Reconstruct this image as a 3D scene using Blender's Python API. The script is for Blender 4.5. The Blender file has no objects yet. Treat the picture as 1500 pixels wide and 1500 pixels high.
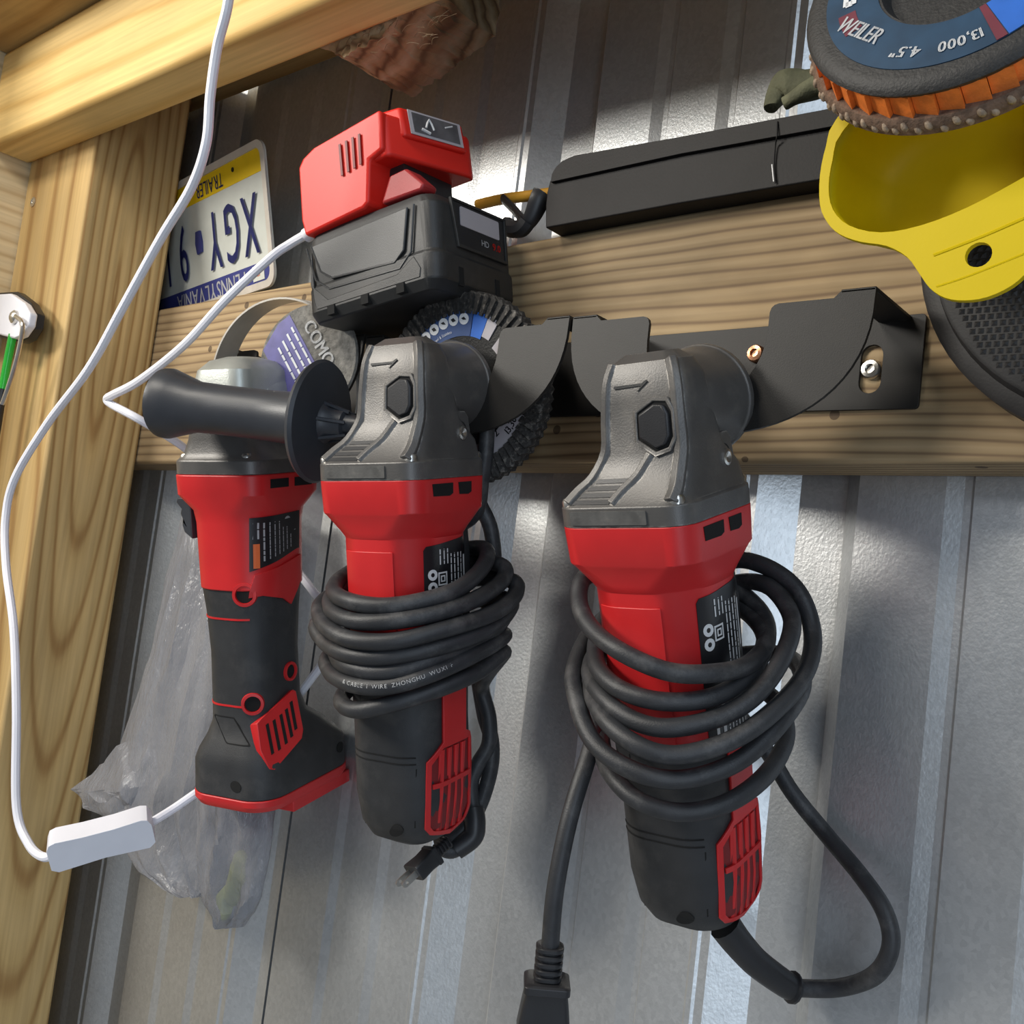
import bpy, bmesh, math, random
from mathutils import Vector, Matrix, Euler
from mathutils.geometry import tessellate_polygon
random.seed(7)
PI = math.pi
S = bpy.context.scene
COL = S.collection

# ------------------------------------------------------------------ camera
ZO = 1.30                                   # height of the lens above the floor
F = 1480.0                                  # focal length, pixels of a 1500 px frame
YAW, PITCH, ROLL = math.radians(40.4244), math.radians(4.51288), math.radians(7.10926)
_cy, _sy, _cp, _sp, _cr, _sr = math.cos(YAW), math.sin(YAW), math.cos(PITCH), math.sin(PITCH), math.cos(ROLL), math.sin(ROLL)
FW = Vector((-_sy*_cp, _cy*_cp, _sp)); RT0 = Vector((_cy, _sy, 0)); UP0 = RT0.cross(FW)
RT = RT0*_cr + UP0*_sr; UP = UP0*_cr - RT0*_sr
CAM = Vector((0, -0.5, ZO))
cd = bpy.data.cameras.new('camera'); cam = bpy.data.objects.new('camera', cd); COL.objects.link(cam)
cd.sensor_width = 36; cd.lens = F/1500*36; cd.clip_start = 0.01; cd.clip_end = 50
cam.matrix_world = Matrix(((RT.x, UP.x, -FW.x, CAM.x), (RT.y, UP.y, -FW.y, CAM.y), (RT.z, UP.z, -FW.z, CAM.z), (0, 0, 0, 1)))
S.camera = cam

# ------------------------------------------------------------------ world, lamps, exposure
S.view_settings.view_transform = 'Standard'; S.view_settings.look = 'None'
S.view_settings.gamma = 1; S.view_settings.use_curve_mapping = False
S.view_settings.exposure = 0.0
w = bpy.data.worlds.new('shed_ambient'); S.world = w; w.use_nodes = True
w.node_tree.nodes['Background'].inputs[0].default_value = (0.80, 0.88, 1.0, 1)
w.node_tree.nodes['Background'].inputs[1].default_value = 0.16

def area(name, loc, target, sx, sy, power, color):
    l = bpy.data.lights.new(name, 'AREA'); l.shape = 'RECTANGLE'; l.size = sx; l.size_y = sy; l.energy = power; l.color = color
    o = bpy.data.objects.new(name, l); COL.objects.link(o); o.location = loc
    d = Vector(target) - Vector(loc); o.rotation_euler = d.to_track_quat('-Z', 'Y').to_euler(); return o
area('shop_ceiling_lamp', (-1.35, -1.30, ZO+0.62), (-0.60, 0, ZO+0.05), 0.45, 0.30, 19, (1.0, 0.95, 0.86))
area('post_fill_light', (-0.62, -0.95, ZO+0.80), (-0.66, 0, ZO+0.05), 0.36, 0.22, 6.5, (1.0, 0.93, 0.82))  # added fill light so the post's side face is not left dark
area('rear_ceiling_lamp', (-1.9, -2.5, ZO+0.95), (-0.5, 0, ZO-0.1), 1.3, 0.4, 6, (0.93, 0.96, 1.0))
area('rib_strip_light', (1.25, -1.45, ZO+0.45), (-0.4, 0, ZO+0.25), 0.45, 3.0, 21, (0.72, 0.85, 1.0))  # added tall light panel, reflected as bright strips in the rib facets

# ------------------------------------------------------------------ projection helpers (points of the photo on planes of the room)
def ray(px, py): return FW + RT*((px-750)/F) - UP*((py-750)/F)
def P(px, py, y):
    d = ray(px, py); return CAM + d*((y-CAM.y)/d.y)

# ------------------------------------------------------------------ materials
MATS = {}
def nt(name):
    m = bpy.data.materials.new(name); m.use_nodes = True
    t = m.node_tree; b = t.nodes['Principled BSDF']; return m, t, b
def N(t, kind, **kw):
    n = t.nodes.new(kind)
    for k, v in kw.items():
        if k in n.inputs: n.inputs[k].default_value = v
        else: setattr(n, k, v)
    return n
def ramp(t, stops):
    r = t.nodes.new('ShaderNodeValToRGB'); e = r.color_ramp.elements
    while len(e) < len(stops): e.new(0.5)
    for i, (p, c) in enumerate(stops):
        e[i].position = p; e[i].color = (c[0], c[1], c[2], 1)
    return r
def coords(t, scale=(1, 1, 1), rot=(0, 0, 0)):
    tc = t.nodes.new('ShaderNodeTexCoord'); mp = t.nodes.new('ShaderNodeMapping')
    mp.inputs['Scale'].default_value = scale; mp.inputs['Rotation'].default_value = rot
    t.links.new(tc.outputs['Object'], mp.inputs['Vector']); return mp
def plastic(name, c, rough=0.45, var=0.12, scale=60, bump=0.05, bscale=900, metal=0.0, spec=0.5, dust=None, dustamt=0.0):
    m, t, b = nt(name)
    mp = coords(t)
    n = N(t, 'ShaderNodeTexNoise', Scale=scale, Detail=4.0); t.links.new(mp.outputs[0], n.inputs['Vector'])
    r = ramp(t, [(0.3, [x*(1-var) for x in c]), (0.7, [min(1, x*(1+var)) for x in c])])
    t.links.new(n.outputs['Fac'], r.inputs[0])
    out = r.outputs[0]
    if dust:
        n3 = N(t, 'ShaderNodeTexNoise', Scale=scale*0.6, Detail=8.0, Roughness=0.7); t.links.new(mp.outputs[0], n3.inputs['Vector'])
        r3 = ramp(t, [(0.52, (0, 0, 0)), (0.75, (dustamt,)*3)]); t.links.new(n3.outputs['Fac'], r3.inputs[0])
        mx = t.nodes.new('ShaderNodeMixRGB'); t.links.new(r3.outputs[0], mx.inputs[0]); t.links.new(out, mx.inputs[1]); mx.inputs[2].default_value = (*dust, 1)
        out = mx.outputs[0]
    t.links.new(out, b.inputs['Base Color'])
    b.inputs['Roughness'].default_value = rough; b.inputs['Metallic'].default_value = metal; b.inputs['Specular IOR Level'].default_value = spec
    if bump:
        n2 = N(t, 'ShaderNodeTexNoise', Scale=bscale, Detail=2.0); t.links.new(mp.outputs[0], n2.inputs['Vector'])
        bp = N(t, 'ShaderNodeBump', Strength=bump, Distance=0.001); t.links.new(n2.outputs['Fac'], bp.inputs['Height']); t.links.new(bp.outputs[0], b.inputs['Normal'])
    return m
def wood(name, light, mid, dark, along, freq, amp, across=(1, 1, 1), knots=None, rough=0.65, bump=0.25, dirt=0.25, specks=0):
    """along: grain axis index; rings run as sin(freq * across.coord + noise)"""
    m, t, b = nt(name)
    sc = [9.0, 9.0, 9.0]; sc[along] = 1.6
    mp = coords(t, sc)
    n = N(t, 'ShaderNodeTexNoise', Scale=1.0, Detail=3.0, Roughness=0.5); t.links.new(mp.outputs[0], n.inputs['Vector'])
    mp1 = coords(t); sx = t.nodes.new('ShaderNodeSeparateXYZ'); t.links.new(mp1.outputs[0], sx.inputs[0])
    def M(op, a, bb):
        k = t.nodes.new('ShaderNodeMath'); k.operation = op
        for i, v in enumerate((a, bb)):
            if v is None: continue
            if isinstance(v, (int, float)): k.inputs[i].default_value = v
            else: t.links.new(v, k.inputs[i])
        return k.outputs[0]
    acc = None
    for i in range(3):
        if across[i]:
            term = M('MULTIPLY', sx.outputs[i], across[i]); acc = term if acc is None else M('ADD', acc, term)
    if knots:
        for (cu, cz, kx) in knots:       # an elongated ring system around (across=cu, along=cz)
            du = M('SUBTRACT', acc, cu); dz = M('MULTIPLY', M('SUBTRACT', sx.outputs[along], cz), kx)
            acc2 = M('SQRT', M('ADD', M('MULTIPLY', du, du), M('MULTIPLY', dz, dz)), None)
        acc = acc2
    v = M('ADD', M('MULTIPLY', acc, freq), M('MULTIPLY', n.outputs['Fac'], amp))
    s = M('MULTIPLY', M('ADD', M('SINE', v, None), 1.0), 0.5)
    r = ramp(t, [(0.0, light), (0.70, mid), (0.88, [x*0.65+y*0.35 for x, y in zip(mid, dark)]), (1.0, dark)]); t.links.new(s, r.inputs[0])
    fs = [260.0]*3; fs[along] = 7.0
    mp2 = coords(t, fs); n2 = N(t, 'ShaderNodeTexNoise', Scale=1.0, Detail=3.0); t.links.new(mp2.outputs[0], n2.inputs['Vector'])
    r2 = ramp(t, [(0.3, (0.78, 0.76, 0.74)), (0.65, (1.0, 1.0, 1.0))]); t.links.new(n2.outputs['Fac'], r2.inputs[0])
    mx = t.nodes.new('ShaderNodeMixRGB'); mx.blend_type = 'MULTIPLY'; mx.inputs[0].default_value = 0.8
    t.links.new(r.outputs[0], mx.inputs[1]); t.links.new(r2.outputs[0], mx.inputs[2])
    ds = [14.0]*3; ds[along] = 6
    mp3 = coords(t, ds); n3 = N(t, 'ShaderNodeTexNoise', Scale=1.0, Detail=5.0); t.links.new(mp3.outputs[0], n3.inputs['Vector'])
    r3 = ramp(t, [(0.42, (1-dirt,)*3), (0.62, (1, 1, 1))]); t.links.new(n3.outputs['Fac'], r3.inputs[0])
    mx2 = t.nodes.new('ShaderNodeMixRGB'); mx2.blend_type = 'MULTIPLY'; mx2.inputs[0].default_value = 1
    t.links.new(mx.outputs[0], mx2.inputs[1]); t.links.new(r3.outputs[0], mx2.inputs[2])
    out = mx2.outputs[0]
    if specks:
        mp4 = coords(t, (1, 1, 1)); vo = N(t, 'ShaderNodeTexVoronoi', Scale=specks); t.links.new(mp4.outputs[0], vo.inputs['Vector'])
        sep = t.nodes.new('ShaderNodeSeparateColor'); t.links.new(vo.outputs['Color'], sep.inputs[0])
        spot = M('MULTIPLY', M('LESS_THAN', vo.outputs['Distance'], 0.13), M('GREATER_THAN', sep.outputs[0], 0.60))
        mx3 = t.nodes.new('ShaderNodeMixRGB'); t.links.new(M('MULTIPLY', spot, 0.75), mx3.inputs[0]); t.links.new(out, mx3.inputs[1]); mx3.inputs[2].default_value = (0.05, 0.03, 0.02, 1); out = mx3.outputs[0]
    t.links.new(out, b.inputs['Base Color']); b.inputs['Roughness'].default_value = rough; b.inputs['Specular IOR Level'].default_value = 0.25
    hh = M('ADD', M('MULTIPLY', s, -1.0), M('MULTIPLY', n2.outputs['Fac'], 0.5))
    bp = N(t, 'ShaderNodeBump', Strength=bump, Distance=0.0012); t.links.new(hh, bp.inputs['Height']); t.links.new(bp.outputs[0], b.inputs['Normal'])
    return m
def galvanised(name):
    m, t, b = nt(name)
    mp = coords(t, (1, 1, 0.8))
    v = N(t, 'ShaderNodeTexVoronoi', Scale=420.0); t.links.new(mp.outputs[0], v.inputs['Vector'])
    n = N(t, 'ShaderNodeTexNoise', Scale=7.0, Detail=5.0); t.links.new(mp.outputs[0], n.inputs['Vector'])
    r = ramp(t, [(0.0, (0.60, 0.62, 0.63)), (1.0, (0.70, 0.72, 0.73))]); t.links.new(v.outputs['Color'], r.inputs[0])
    r2 = ramp(t, [(0.35, (0.88, 0.86, 0.84)), (0.65, (1, 1, 1))]); t.links.new(n.outputs['Fac'], r2.inputs[0])
    mx = t.nodes.new('ShaderNodeMixRGB'); mx.blend_type = 'MULTIPLY'; mx.inputs[0].default_value = 1
    t.links.new(r.outputs[0], mx.inputs[1]); t.links.new(r2.outputs[0], mx.inputs[2]); t.links.new(mx.outputs[0], b.inputs['Base Color'])
    b.inputs['Metallic'].default_value = 0.80; b.inputs['Roughness'].default_value = 0.41
    n2 = N(t, 'ShaderNodeTexNoise', Scale=620.0, Detail=2.0); t.links.new(mp.outputs[0], n2.inputs['Vector'])
    bp = N(t, 'ShaderNodeBump', Strength=0.19, Distance=0.0008); t.links.new(n2.outputs['Fac'], bp.inputs['Height']); t.links.new(bp.outputs[0], b.inputs['Normal'])
    return m
M_ = MATS
M_['metal'] = galvanised('galvanised_steel')
M_['girt'] = wood('girt_pine', (0.44, 0.32, 0.18), (0.40, 0.285, 0.155), (0.225, 0.150, 0.085), 0, 900, 42, (0, 1.0, 1.0), rough=0.7, bump=0.4, dirt=0.35, specks=42)
M_['post'] = wood('post_pine', (0.66, 0.46, 0.205), (0.62, 0.42, 0.175), (0.42, 0.245, 0.09), 2, 760, 13, (0.22, 1.0, 0), knots=[(-0.2655, ZO+0.215, 0.085)], bump=0.3, dirt=0.15)
M_['beam'] = wood('beam_spruce', (0.80, 0.57, 0.235), (0.78, 0.545, 0.215), (0.66, 0.42, 0.14), 0, 260, 16, (0, 0.6, 1.0), bump=0.12, dirt=0.12)
M_['pine'] = wood('wall_pine', (0.80, 0.65, 0.40), (0.78, 0.62, 0.37), (0.66, 0.49, 0.27), 1, 420, 9, (0, 0, 1), bump=0.1, dirt=0.08)
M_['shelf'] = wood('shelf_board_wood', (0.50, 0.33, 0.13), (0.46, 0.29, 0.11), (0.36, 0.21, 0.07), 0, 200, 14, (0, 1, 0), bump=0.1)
M_['rough'] = wood('rough_sawn_wood', (0.47, 0.35, 0.21), (0.38, 0.25, 0.125), (0.17, 0.095, 0.045), 0, 420, 30, (0, 1, 1), bump=1.0, dirt=0.55)
M_['blacksteel'] = plastic('black_powder_coat', (0.017, 0.0155, 0.014), 0.5, 0.1, 80, 0.06, 1600, spec=0.3)
M_['red'] = plastic('red_plastic', (0.56, 0.016, 0.018), 0.42, 0.06, 40, 0.05, 1500)
M_['redbright'] = plastic('bright_red_plastic', (0.66, 0.020, 0.012), 0.42, 0.04, 40, 0.04, 1500, spec=0.35)
M_['buttonred'] = plastic('dark_button_red', (0.34, 0.020, 0.022), 0.5, 0.1)  # a darker red than the adapter's
M_['reddark'] = plastic('shaded_red_plastic', (0.17, 0.006, 0.008), 0.5, 0.1)  # red plastic darkened to stand for the shade inside vents and slots
M_['rubber'] = plastic('black_rubber_grip', (0.024, 0.025, 0.027), 0.55, 0.2, 60, 0.15, 1800, dust=(0.14, 0.13, 0.12), dustamt=0.25)
M_['black'] = plastic('black_plastic', (0.018, 0.018, 0.020), 0.42, 0.15, 60, 0.06, 1500)
M_['blackgrey'] = plastic('charcoal_plastic', (0.021, 0.0215, 0.022), 0.5, 0.15, 50, 0.12, 1500, dust=(0.12, 0.11, 0.095), dustamt=0.2)
M_['panelgrey'] = plastic('charcoal_panel', (0.036, 0.0375, 0.039), 0.45, 0.1, 50, 0.1, 1500)
M_['shadeblack'] = plastic('painted_shade_black', (0.004, 0.004, 0.004), 0.9, 0.0, 10, 0)  # near-black paint standing for the shade in holes, grooves and gaps
M_['gear'] = plastic('cast_gear_case', (0.108, 0.103, 0.098), 0.42, 0.12, 50, 0.10, 1200, metal=0.35, dust=(0.30, 0.27, 0.23), dustamt=0.35)
def worn_edges(m, bright, radius=0.0014):
    """bare metal shows where the paint has rubbed off the corners"""
    t = m.node_tree; b = t.nodes['Principled BSDF']; src = b.inputs['Base Color'].links[0].from_socket
    bv = t.nodes.new('ShaderNodeBevel'); bv.samples = 4; bv.inputs['Radius'].default_value = radius
    ge = t.nodes.new('ShaderNodeNewGeometry'); d = t.nodes.new('ShaderNodeVectorMath'); d.operation = 'DOT_PRODUCT'
    t.links.new(bv.outputs[0], d.inputs[0]); t.links.new(ge.outputs['Normal'], d.inputs[1])
    r = ramp(t, [(0.80, (1, 1, 1)), (0.97, (0, 0, 0))]); t.links.new(d.outputs['Value'], r.inputs[0])
    mp = coords(t); n = N(t, 'ShaderNodeTexNoise', Scale=160.0, Detail=6.0, Roughness=0.7); t.links.new(mp.outputs[0], n.inputs['Vector'])
    r2 = ramp(t, [(0.46, (0, 0, 0)), (0.60, (1, 1, 1))]); t.links.new(n.outputs['Fac'], r2.inputs[0])
    mu = t.nodes.new('ShaderNodeMixRGB'); mu.blend_type = 'MULTIPLY'; mu.inputs[0].default_value = 1; t.links.new(r.outputs[0], mu.inputs[1]); t.links.new(r2.outputs[0], mu.inputs[2])
    mx = t.nodes.new('ShaderNodeMixRGB'); t.links.new(mu.outputs[0], mx.inputs[0]); t.links.new(src, mx.inputs[1]); mx.inputs[2].default_value = (*bright, 1)
    t.links.new(mx.outputs[0], b.inputs['Base Color'])
worn_edges(M_['gear'], (0.50, 0.47, 0.43))
M_['gearbar'] = plastic('worn_name_bar', (0.17, 0.165, 0.155), 0.36, 0.25, 120, 0.1, 900, metal=0.5, dust=(0.42, 0.38, 0.33), dustamt=0.5)
M_['gearlight'] = plastic('worn_cast_metal', (0.36, 0.36, 0.34), 0.4, 0.2, 60, 0.1, 900, metal=0.5)
M_['guardmetal'] = plastic('zinc_guard', (0.66, 0.62, 0.55), 0.35, 0.1, 50, 0.05, 900, metal=0.4)
M_['gearsilver'] = plastic('silver_gear_head', (0.42, 0.44, 0.41), 0.38, 0.12, 50, 0.08, 900, metal=0.45)
M_['steel'] = plastic('bright_steel', (0.62, 0.60, 0.56), 0.28, 0.1, 80, 0.05, 900, metal=0.95)
M_['copper'] = plastic('copper_plated_screw', (0.72, 0.36, 0.20), 0.3, 0.1, 80, 0.05, 900, metal=0.9)
M_['cord'] = plastic('black_cord_rubber', (0.025, 0.026, 0.029), 0.5, 0.25, 90, 0.15, 1500, dust=(0.16, 0.155, 0.15), dustamt=0.45)
M_['handle'] = plastic('side_handle_plastic', (0.034, 0.037, 0.044), 0.42, 0.12, 60, 0.06, 1500)
M_['white'] = plastic('white_plastic', (0.80, 0.80, 0.86), 0.4, 0.03, 40, 0.02)
M_['cordprint'] = plastic('cord_print', (0.42, 0.42, 0.42), 0.6, 0.2, 300, 0)
M_['labelblack'] = plastic('black_label', (0.012, 0.012, 0.014), 0.35, 0.1, 60, 0)
M_['print'] = plastic('white_print', (0.72, 0.72, 0.72), 0.5, 0.05, 60, 0)
M_['printgrey'] = plastic('grey_print', (0.36, 0.36, 0.37), 0.5, 0.1, 60, 0)
M_['orange'] = plastic('orange_print', (0.70, 0.13, 0.02), 0.5, 0.05, 60, 0)
M_['labelwhite'] = plastic('grey_white_label', (0.42, 0.39, 0.41), 0.5, 0.03, 60, 0)
M_['abrasive'] = plastic('black_abrasive', (0.030, 0.028, 0.026), 0.8, 0.5, 500, 0.6, 1600, dust=(0.34, 0.31, 0.27), dustamt=0.8)
M_['backing'] = plastic('black_backing_plate', (0.020, 0.019, 0.018), 0.6, 0.3, 300, 0.3, 900)
M_['bluelabel'] = plastic('blue_label', (0.035, 0.075, 0.20), 0.4, 0.15, 90, 0)
M_['bluebright'] = plastic('bright_blue_label', (0.025, 0.13, 0.50), 0.4, 0.1, 90, 0)
M_['navy'] = plastic('slate_blue_label', (0.017, 0.050, 0.095), 0.4, 0.2, 90, 0)
M_['crimson'] = plastic('crimson_label', (0.14, 0.020, 0.035), 0.5, 0.1, 90, 0)
M_['orangeflap'] = plastic('orange_abrasive_cloth', (0.78, 0.19, 0.025), 0.6, 0.2, 200, 0.2, 900)
M_['brownflap'] = plastic('brown_abrasive_cloth', (0.15, 0.092, 0.060), 0.8, 0.4, 300, 0.5, 900)
M_['bead'] = plastic('worn_grit', (0.27, 0.20, 0.135), 0.6, 0.4, 300, 0.4, 900)
M_['yellow'] = plastic('yellow_plastic', (0.60, 0.44, 0.002), 0.5, 0.03, 30, 0.03, spec=0.2)
M_['sleeve'] = plastic('black_vinyl', (0.007, 0.006, 0.006), 0.55, 0.2, 60, 0.1, 700, spec=0.22)
M_['rod'] = plastic('yellow_painted_rod', (0.70, 0.36, 0.04), 0.45, 0.1, 60, 0)
M_['olive'] = plastic('olive_glove_cloth', (0.15, 0.15, 0.085), 0.8, 0.35, 60, 0.4, 700)
M_['plateyellow'] = plastic('plate_yellow', (0.78, 0.52, 0.0), 0.4, 0.05, 60, 0)
M_['platewhite'] = plastic('plate_white', (0.58, 0.60, 0.55), 0.4, 0.05, 60, 0)
M_['plateblue'] = plastic('plate_blue', (0.035, 0.045, 0.20), 0.4, 0.1, 60, 0)
M_['platerim'] = plastic('plate_rim', (0.62, 0.58, 0.52), 0.35, 0.1, 60, 0, metal=0.2)
M_['purple'] = plastic('purple_label', (0.11, 0.10, 0.30), 0.5, 0.15, 120, 0)
M_['greydisc'] = plastic('grey_abrasive', (0.20, 0.19, 0.17), 0.9, 0.4, 250, 0.6, 900)
M_['floor'] = plastic('concrete', (0.55, 0.56, 0.57), 0.8, 0.15, 6, 0.1, 60)
M_['pad'] = plastic('black_pad_rubber', (0.022, 0.020, 0.019), 0.6, 0.2, 90, 0.1)
M_['tape'] = plastic('window_grey', (0.30, 0.31, 0.35), 0.15, 0.4, 60, 0, metal=0.7)
def clear(name, c, rough, trans):
    m, t, b = nt(name); b.inputs['Base Color'].default_value = (*c, 1); b.inputs['Roughness'].default_value = rough
    b.inputs['Transmission Weight'].default_value = trans; b.inputs['IOR'].default_value = 1.45; return m
M_['greenclear'] = clear('green_clear_plastic', (0.05, 0.62, 0.08), 0.15, 0.5)
def bagmat():
    m, t, b = nt('grey_film'); mp = coords(t, (1, 1, 0.45))
    n = N(t, 'ShaderNodeTexNoise', Scale=42.0, Detail=6.0, Roughness=0.62); t.links.new(mp.outputs[0], n.inputs['Vector'])
    tr = t.nodes.new('ShaderNodeBsdfTransparent'); tr.inputs[0].default_value = (0.84, 0.85, 0.88, 1)
    b.inputs['Base Color'].default_value = (0.33, 0.335, 0.36, 1); b.inputs['Roughness'].default_value = 0.22; b.inputs['Specular IOR Level'].default_value = 0.8
    bp = N(t, 'ShaderNodeBump', Strength=0.8, Distance=0.007); t.links.new(n.outputs['Fac'], bp.inputs['Height']); t.links.new(bp.outputs[0], b.inputs['Normal'])
    lw = t.nodes.new('ShaderNodeLayerWeight'); lw.inputs['Blend'].default_value = 0.35
    r = ramp(t, [(0.0, (0.46,)*3), (0.7, (0.62,)*3), (1.0, (0.9,)*3)]); t.links.new(lw.outputs['Facing'], r.inputs[0])
    mx = t.nodes.new('ShaderNodeMixShader'); t.links.new(r.outputs[0], mx.inputs[0])
    t.links.new(tr.outputs[0], mx.inputs[1]); t.links.new(b.outputs[0], mx.inputs[2])
    t.links.new(mx.outputs[0], t.nodes['Material Output'].inputs['Surface']); return m
M_['bag'] = bagmat()
M_['greenstuff'] = plastic('pale_green_wrapper', (0.46, 0.50, 0.16), 0.6, 0.3, 80, 0.2)

# ------------------------------------------------------------------ object helpers
def thing(name, label, cat, loc=(0, 0, 0), rot=(0, 0, 0), scale=1.0, group=None):
    o = bpy.data.objects.new(name, None); COL.objects.link(o)
    o.location = loc; o.rotation_euler = rot; o.scale = (scale,)*3; o.empty_display_size = 0.02
    o['label'] = label; o['category'] = cat
    if group: o['group'] = group
    o['_m'] = 0
    del o['_m']
    return o
def mat_of(o):
    m = Matrix.LocRotScale(o.location, o.rotation_euler, o.scale)
    return (mat_of(o.parent) @ m) if o.parent else m
def part(name, bm, mat, parent=None, world=False, smooth=35, bevel=0, seg=2, label=None, kind=None):
    if world and parent is not None: bm.transform(mat_of(parent).inverted())
    bmesh.ops.recalc_face_normals(bm, faces=bm.faces[:])
    me = bpy.data.meshes.new(name); bm.to_mesh(me); bm.free()
    o = bpy.data.objects.new(name, me); COL.objects.link(o)
    me.materials.append(MATS[mat] if isinstance(mat, str) else mat)
    if smooth:
        me.polygons.foreach_set('use_smooth', [True]*len(me.polygons)); me.set_sharp_from_angle(angle=math.radians(smooth))
    if bevel:
        b = o.modifiers.new('bevel', 'BEVEL'); b.width = bevel; b.segments = seg; b.limit_method = 'ANGLE'; b.angle_limit = math.radians(38)
    if parent is not None: o.parent = parent
    if label: o['label'] = label
    if kind: o['kind'] = kind
    return o
def single(name, bm, mat, label, cat, **kw):
    """a thing that is one mesh: its origin goes to the mesh's lowest middle point"""
    xs = [v.co for v in bm.verts]
    c = Vector(((min(v.x for v in xs)+max(v.x for v in xs))/2, (min(v.y for v in xs)+max(v.y for v in xs))/2, min(v.z for v in xs)))
    bm.transform(Matrix.Translation(-c)); o = part(name, bm, mat, **kw); o.location = c
    o['label'] = label; o['category'] = cat; return o
def new(): return bmesh.new()

# ------------------------------------------------------------------ shape helpers
def box(bm, x0, x1, y0, y1, z0, z1, M=None):
    vs = [bm.verts.new(Vector((x, y, z)) if M is None else M @ Vector((x, y, z))) for z in (z0, z1) for x, y in ((x0, y0), (x1, y0), (x1, y1), (x0, y1))]
    for f in ((0, 3, 2, 1), (4, 5, 6, 7), (0, 1, 5, 4), (1, 2, 6, 5), (2, 3, 7, 6), (3, 0, 4, 7)): bm.faces.new([vs[i] for i in f])
def rr2(a, b, r, n=5):
    r = min(r, a*0.999, b*0.999); out = []
    for k, (sx, sy) in enumerate(((1, 1), (-1, 1), (-1, -1), (1, -1))):
        for i in range(n+1):
            t = (k+i/n)*PI/2; out.append((sx*(a-r)+r*math.cos(t), sy*(b-r)+r*math.sin(t)))
    return out
def loft(bm, rings, cap=True):
    vr = [[bm.verts.new(p) for p in r] for r in rings]; n = len(vr[0])
    for a, b in zip(vr, vr[1:]):
        for i in range(n): bm.faces.new((a[i], a[(i+1) % n], b[(i+1) % n], b[i]))
    if cap: bm.faces.new(vr[0][::-1]); bm.faces.new(vr[-1])
def sections(bm, secs, n=5, cap=True):
    """secs in mm: (z, a, b, r[, yoff[, xoff]]) rounded rectangles stacked along z"""
    rings = []
    for s in secs:
        z, a, b, r = s[:4]; yo = s[4] if len(s) > 4 else 0; xo = s[5] if len(s) > 5 else 0
        rings.append([Vector((x+xo, y+yo, z))/1000 for x, y in rr2(a, b, r, n)])
    loft(bm, rings, cap)
def frame_of(axis, up=None):
    a = Vector(axis).normalized(); u = Vector(up) if up else (Vector((0, 0, 1)) if abs(a.z) < 0.9 else Vector((1, 0, 0)))
    x = u.cross(a).normalized(); y = a.cross(x); return x, y, a
def lathe(bm, o, axis, prof, n=32, up=None, a0=0, a1=2*PI, ry=1.0, caps=True):
    """prof: list of (r, h) along axis"""
    x, y, a = frame_of(axis, up); o = Vector(o); full = abs(a1-a0-2*PI) < 1e-6
    k = n if full else n+1; rings = []
    for r, h in prof:
        rings.append([bm.verts.new(o + a*h + (x*math.cos(a0+(a1-a0)*i/n) + y*math.sin(a0+(a1-a0)*i/n)*ry)*r) for i in range(k)])
    for p, q in zip(rings, rings[1:]):
        for i in range(n): bm.faces.new((p[i], p[(i+1) % k], q[(i+1) % k], q[i]))
    if caps and full:
        if prof[0][0] > 1e-6: bm.faces.new(rings[0][::-1])
        if prof[-1][0] > 1e-6: bm.faces.new(rings[-1])
def spline(pts, step=8, closed=False):
    out = []; n = len(pts)
    for i in range(n-1):
        p0 = pts[max(i-1, 0)]; p1 = pts[i]; p2 = pts[i+1]; p3 = pts[min(i+2, n-1)]
        for k in range(step):
            t = k/step
            out.append(0.5*((2*p1)+(p2-p0)*t+(2*p0-5*p1+4*p2-p3)*t*t+(3*p1-p0-3*p2+p3)*t**3))
    out.append(pts[-1].copy()); return out
def tube(bm, pts, r, n=10, step=8, smooth=True, flat=1.0, upv=None):
    pts = [Vector(p) for p in pts]
    q = spline(pts, step) if smooth else pts
    rs = r if callable(r) else (lambda t: r)
    t0 = (q[1]-q[0]).normalized(); nrm = t0.orthogonal().normalized()
    if upv: nrm = (Vector(upv) - t0*Vector(upv).dot(t0)).normalized()
    rings = []
    for i, p in enumerate(q):
        t = (q[min(i+1, len(q)-1)]-q[max(i-1, 0)]).normalized()
        nrm = (nrm - t*nrm.dot(t)).normalized(); bn = t.cross(nrm); rad = rs(i/(len(q)-1))
        rings.append([p + (nrm*math.cos(2*PI*k/n)*flat + bn*math.sin(2*PI*k/n))*rad for k in range(n)])
    loft(bm, rings); return q
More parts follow.
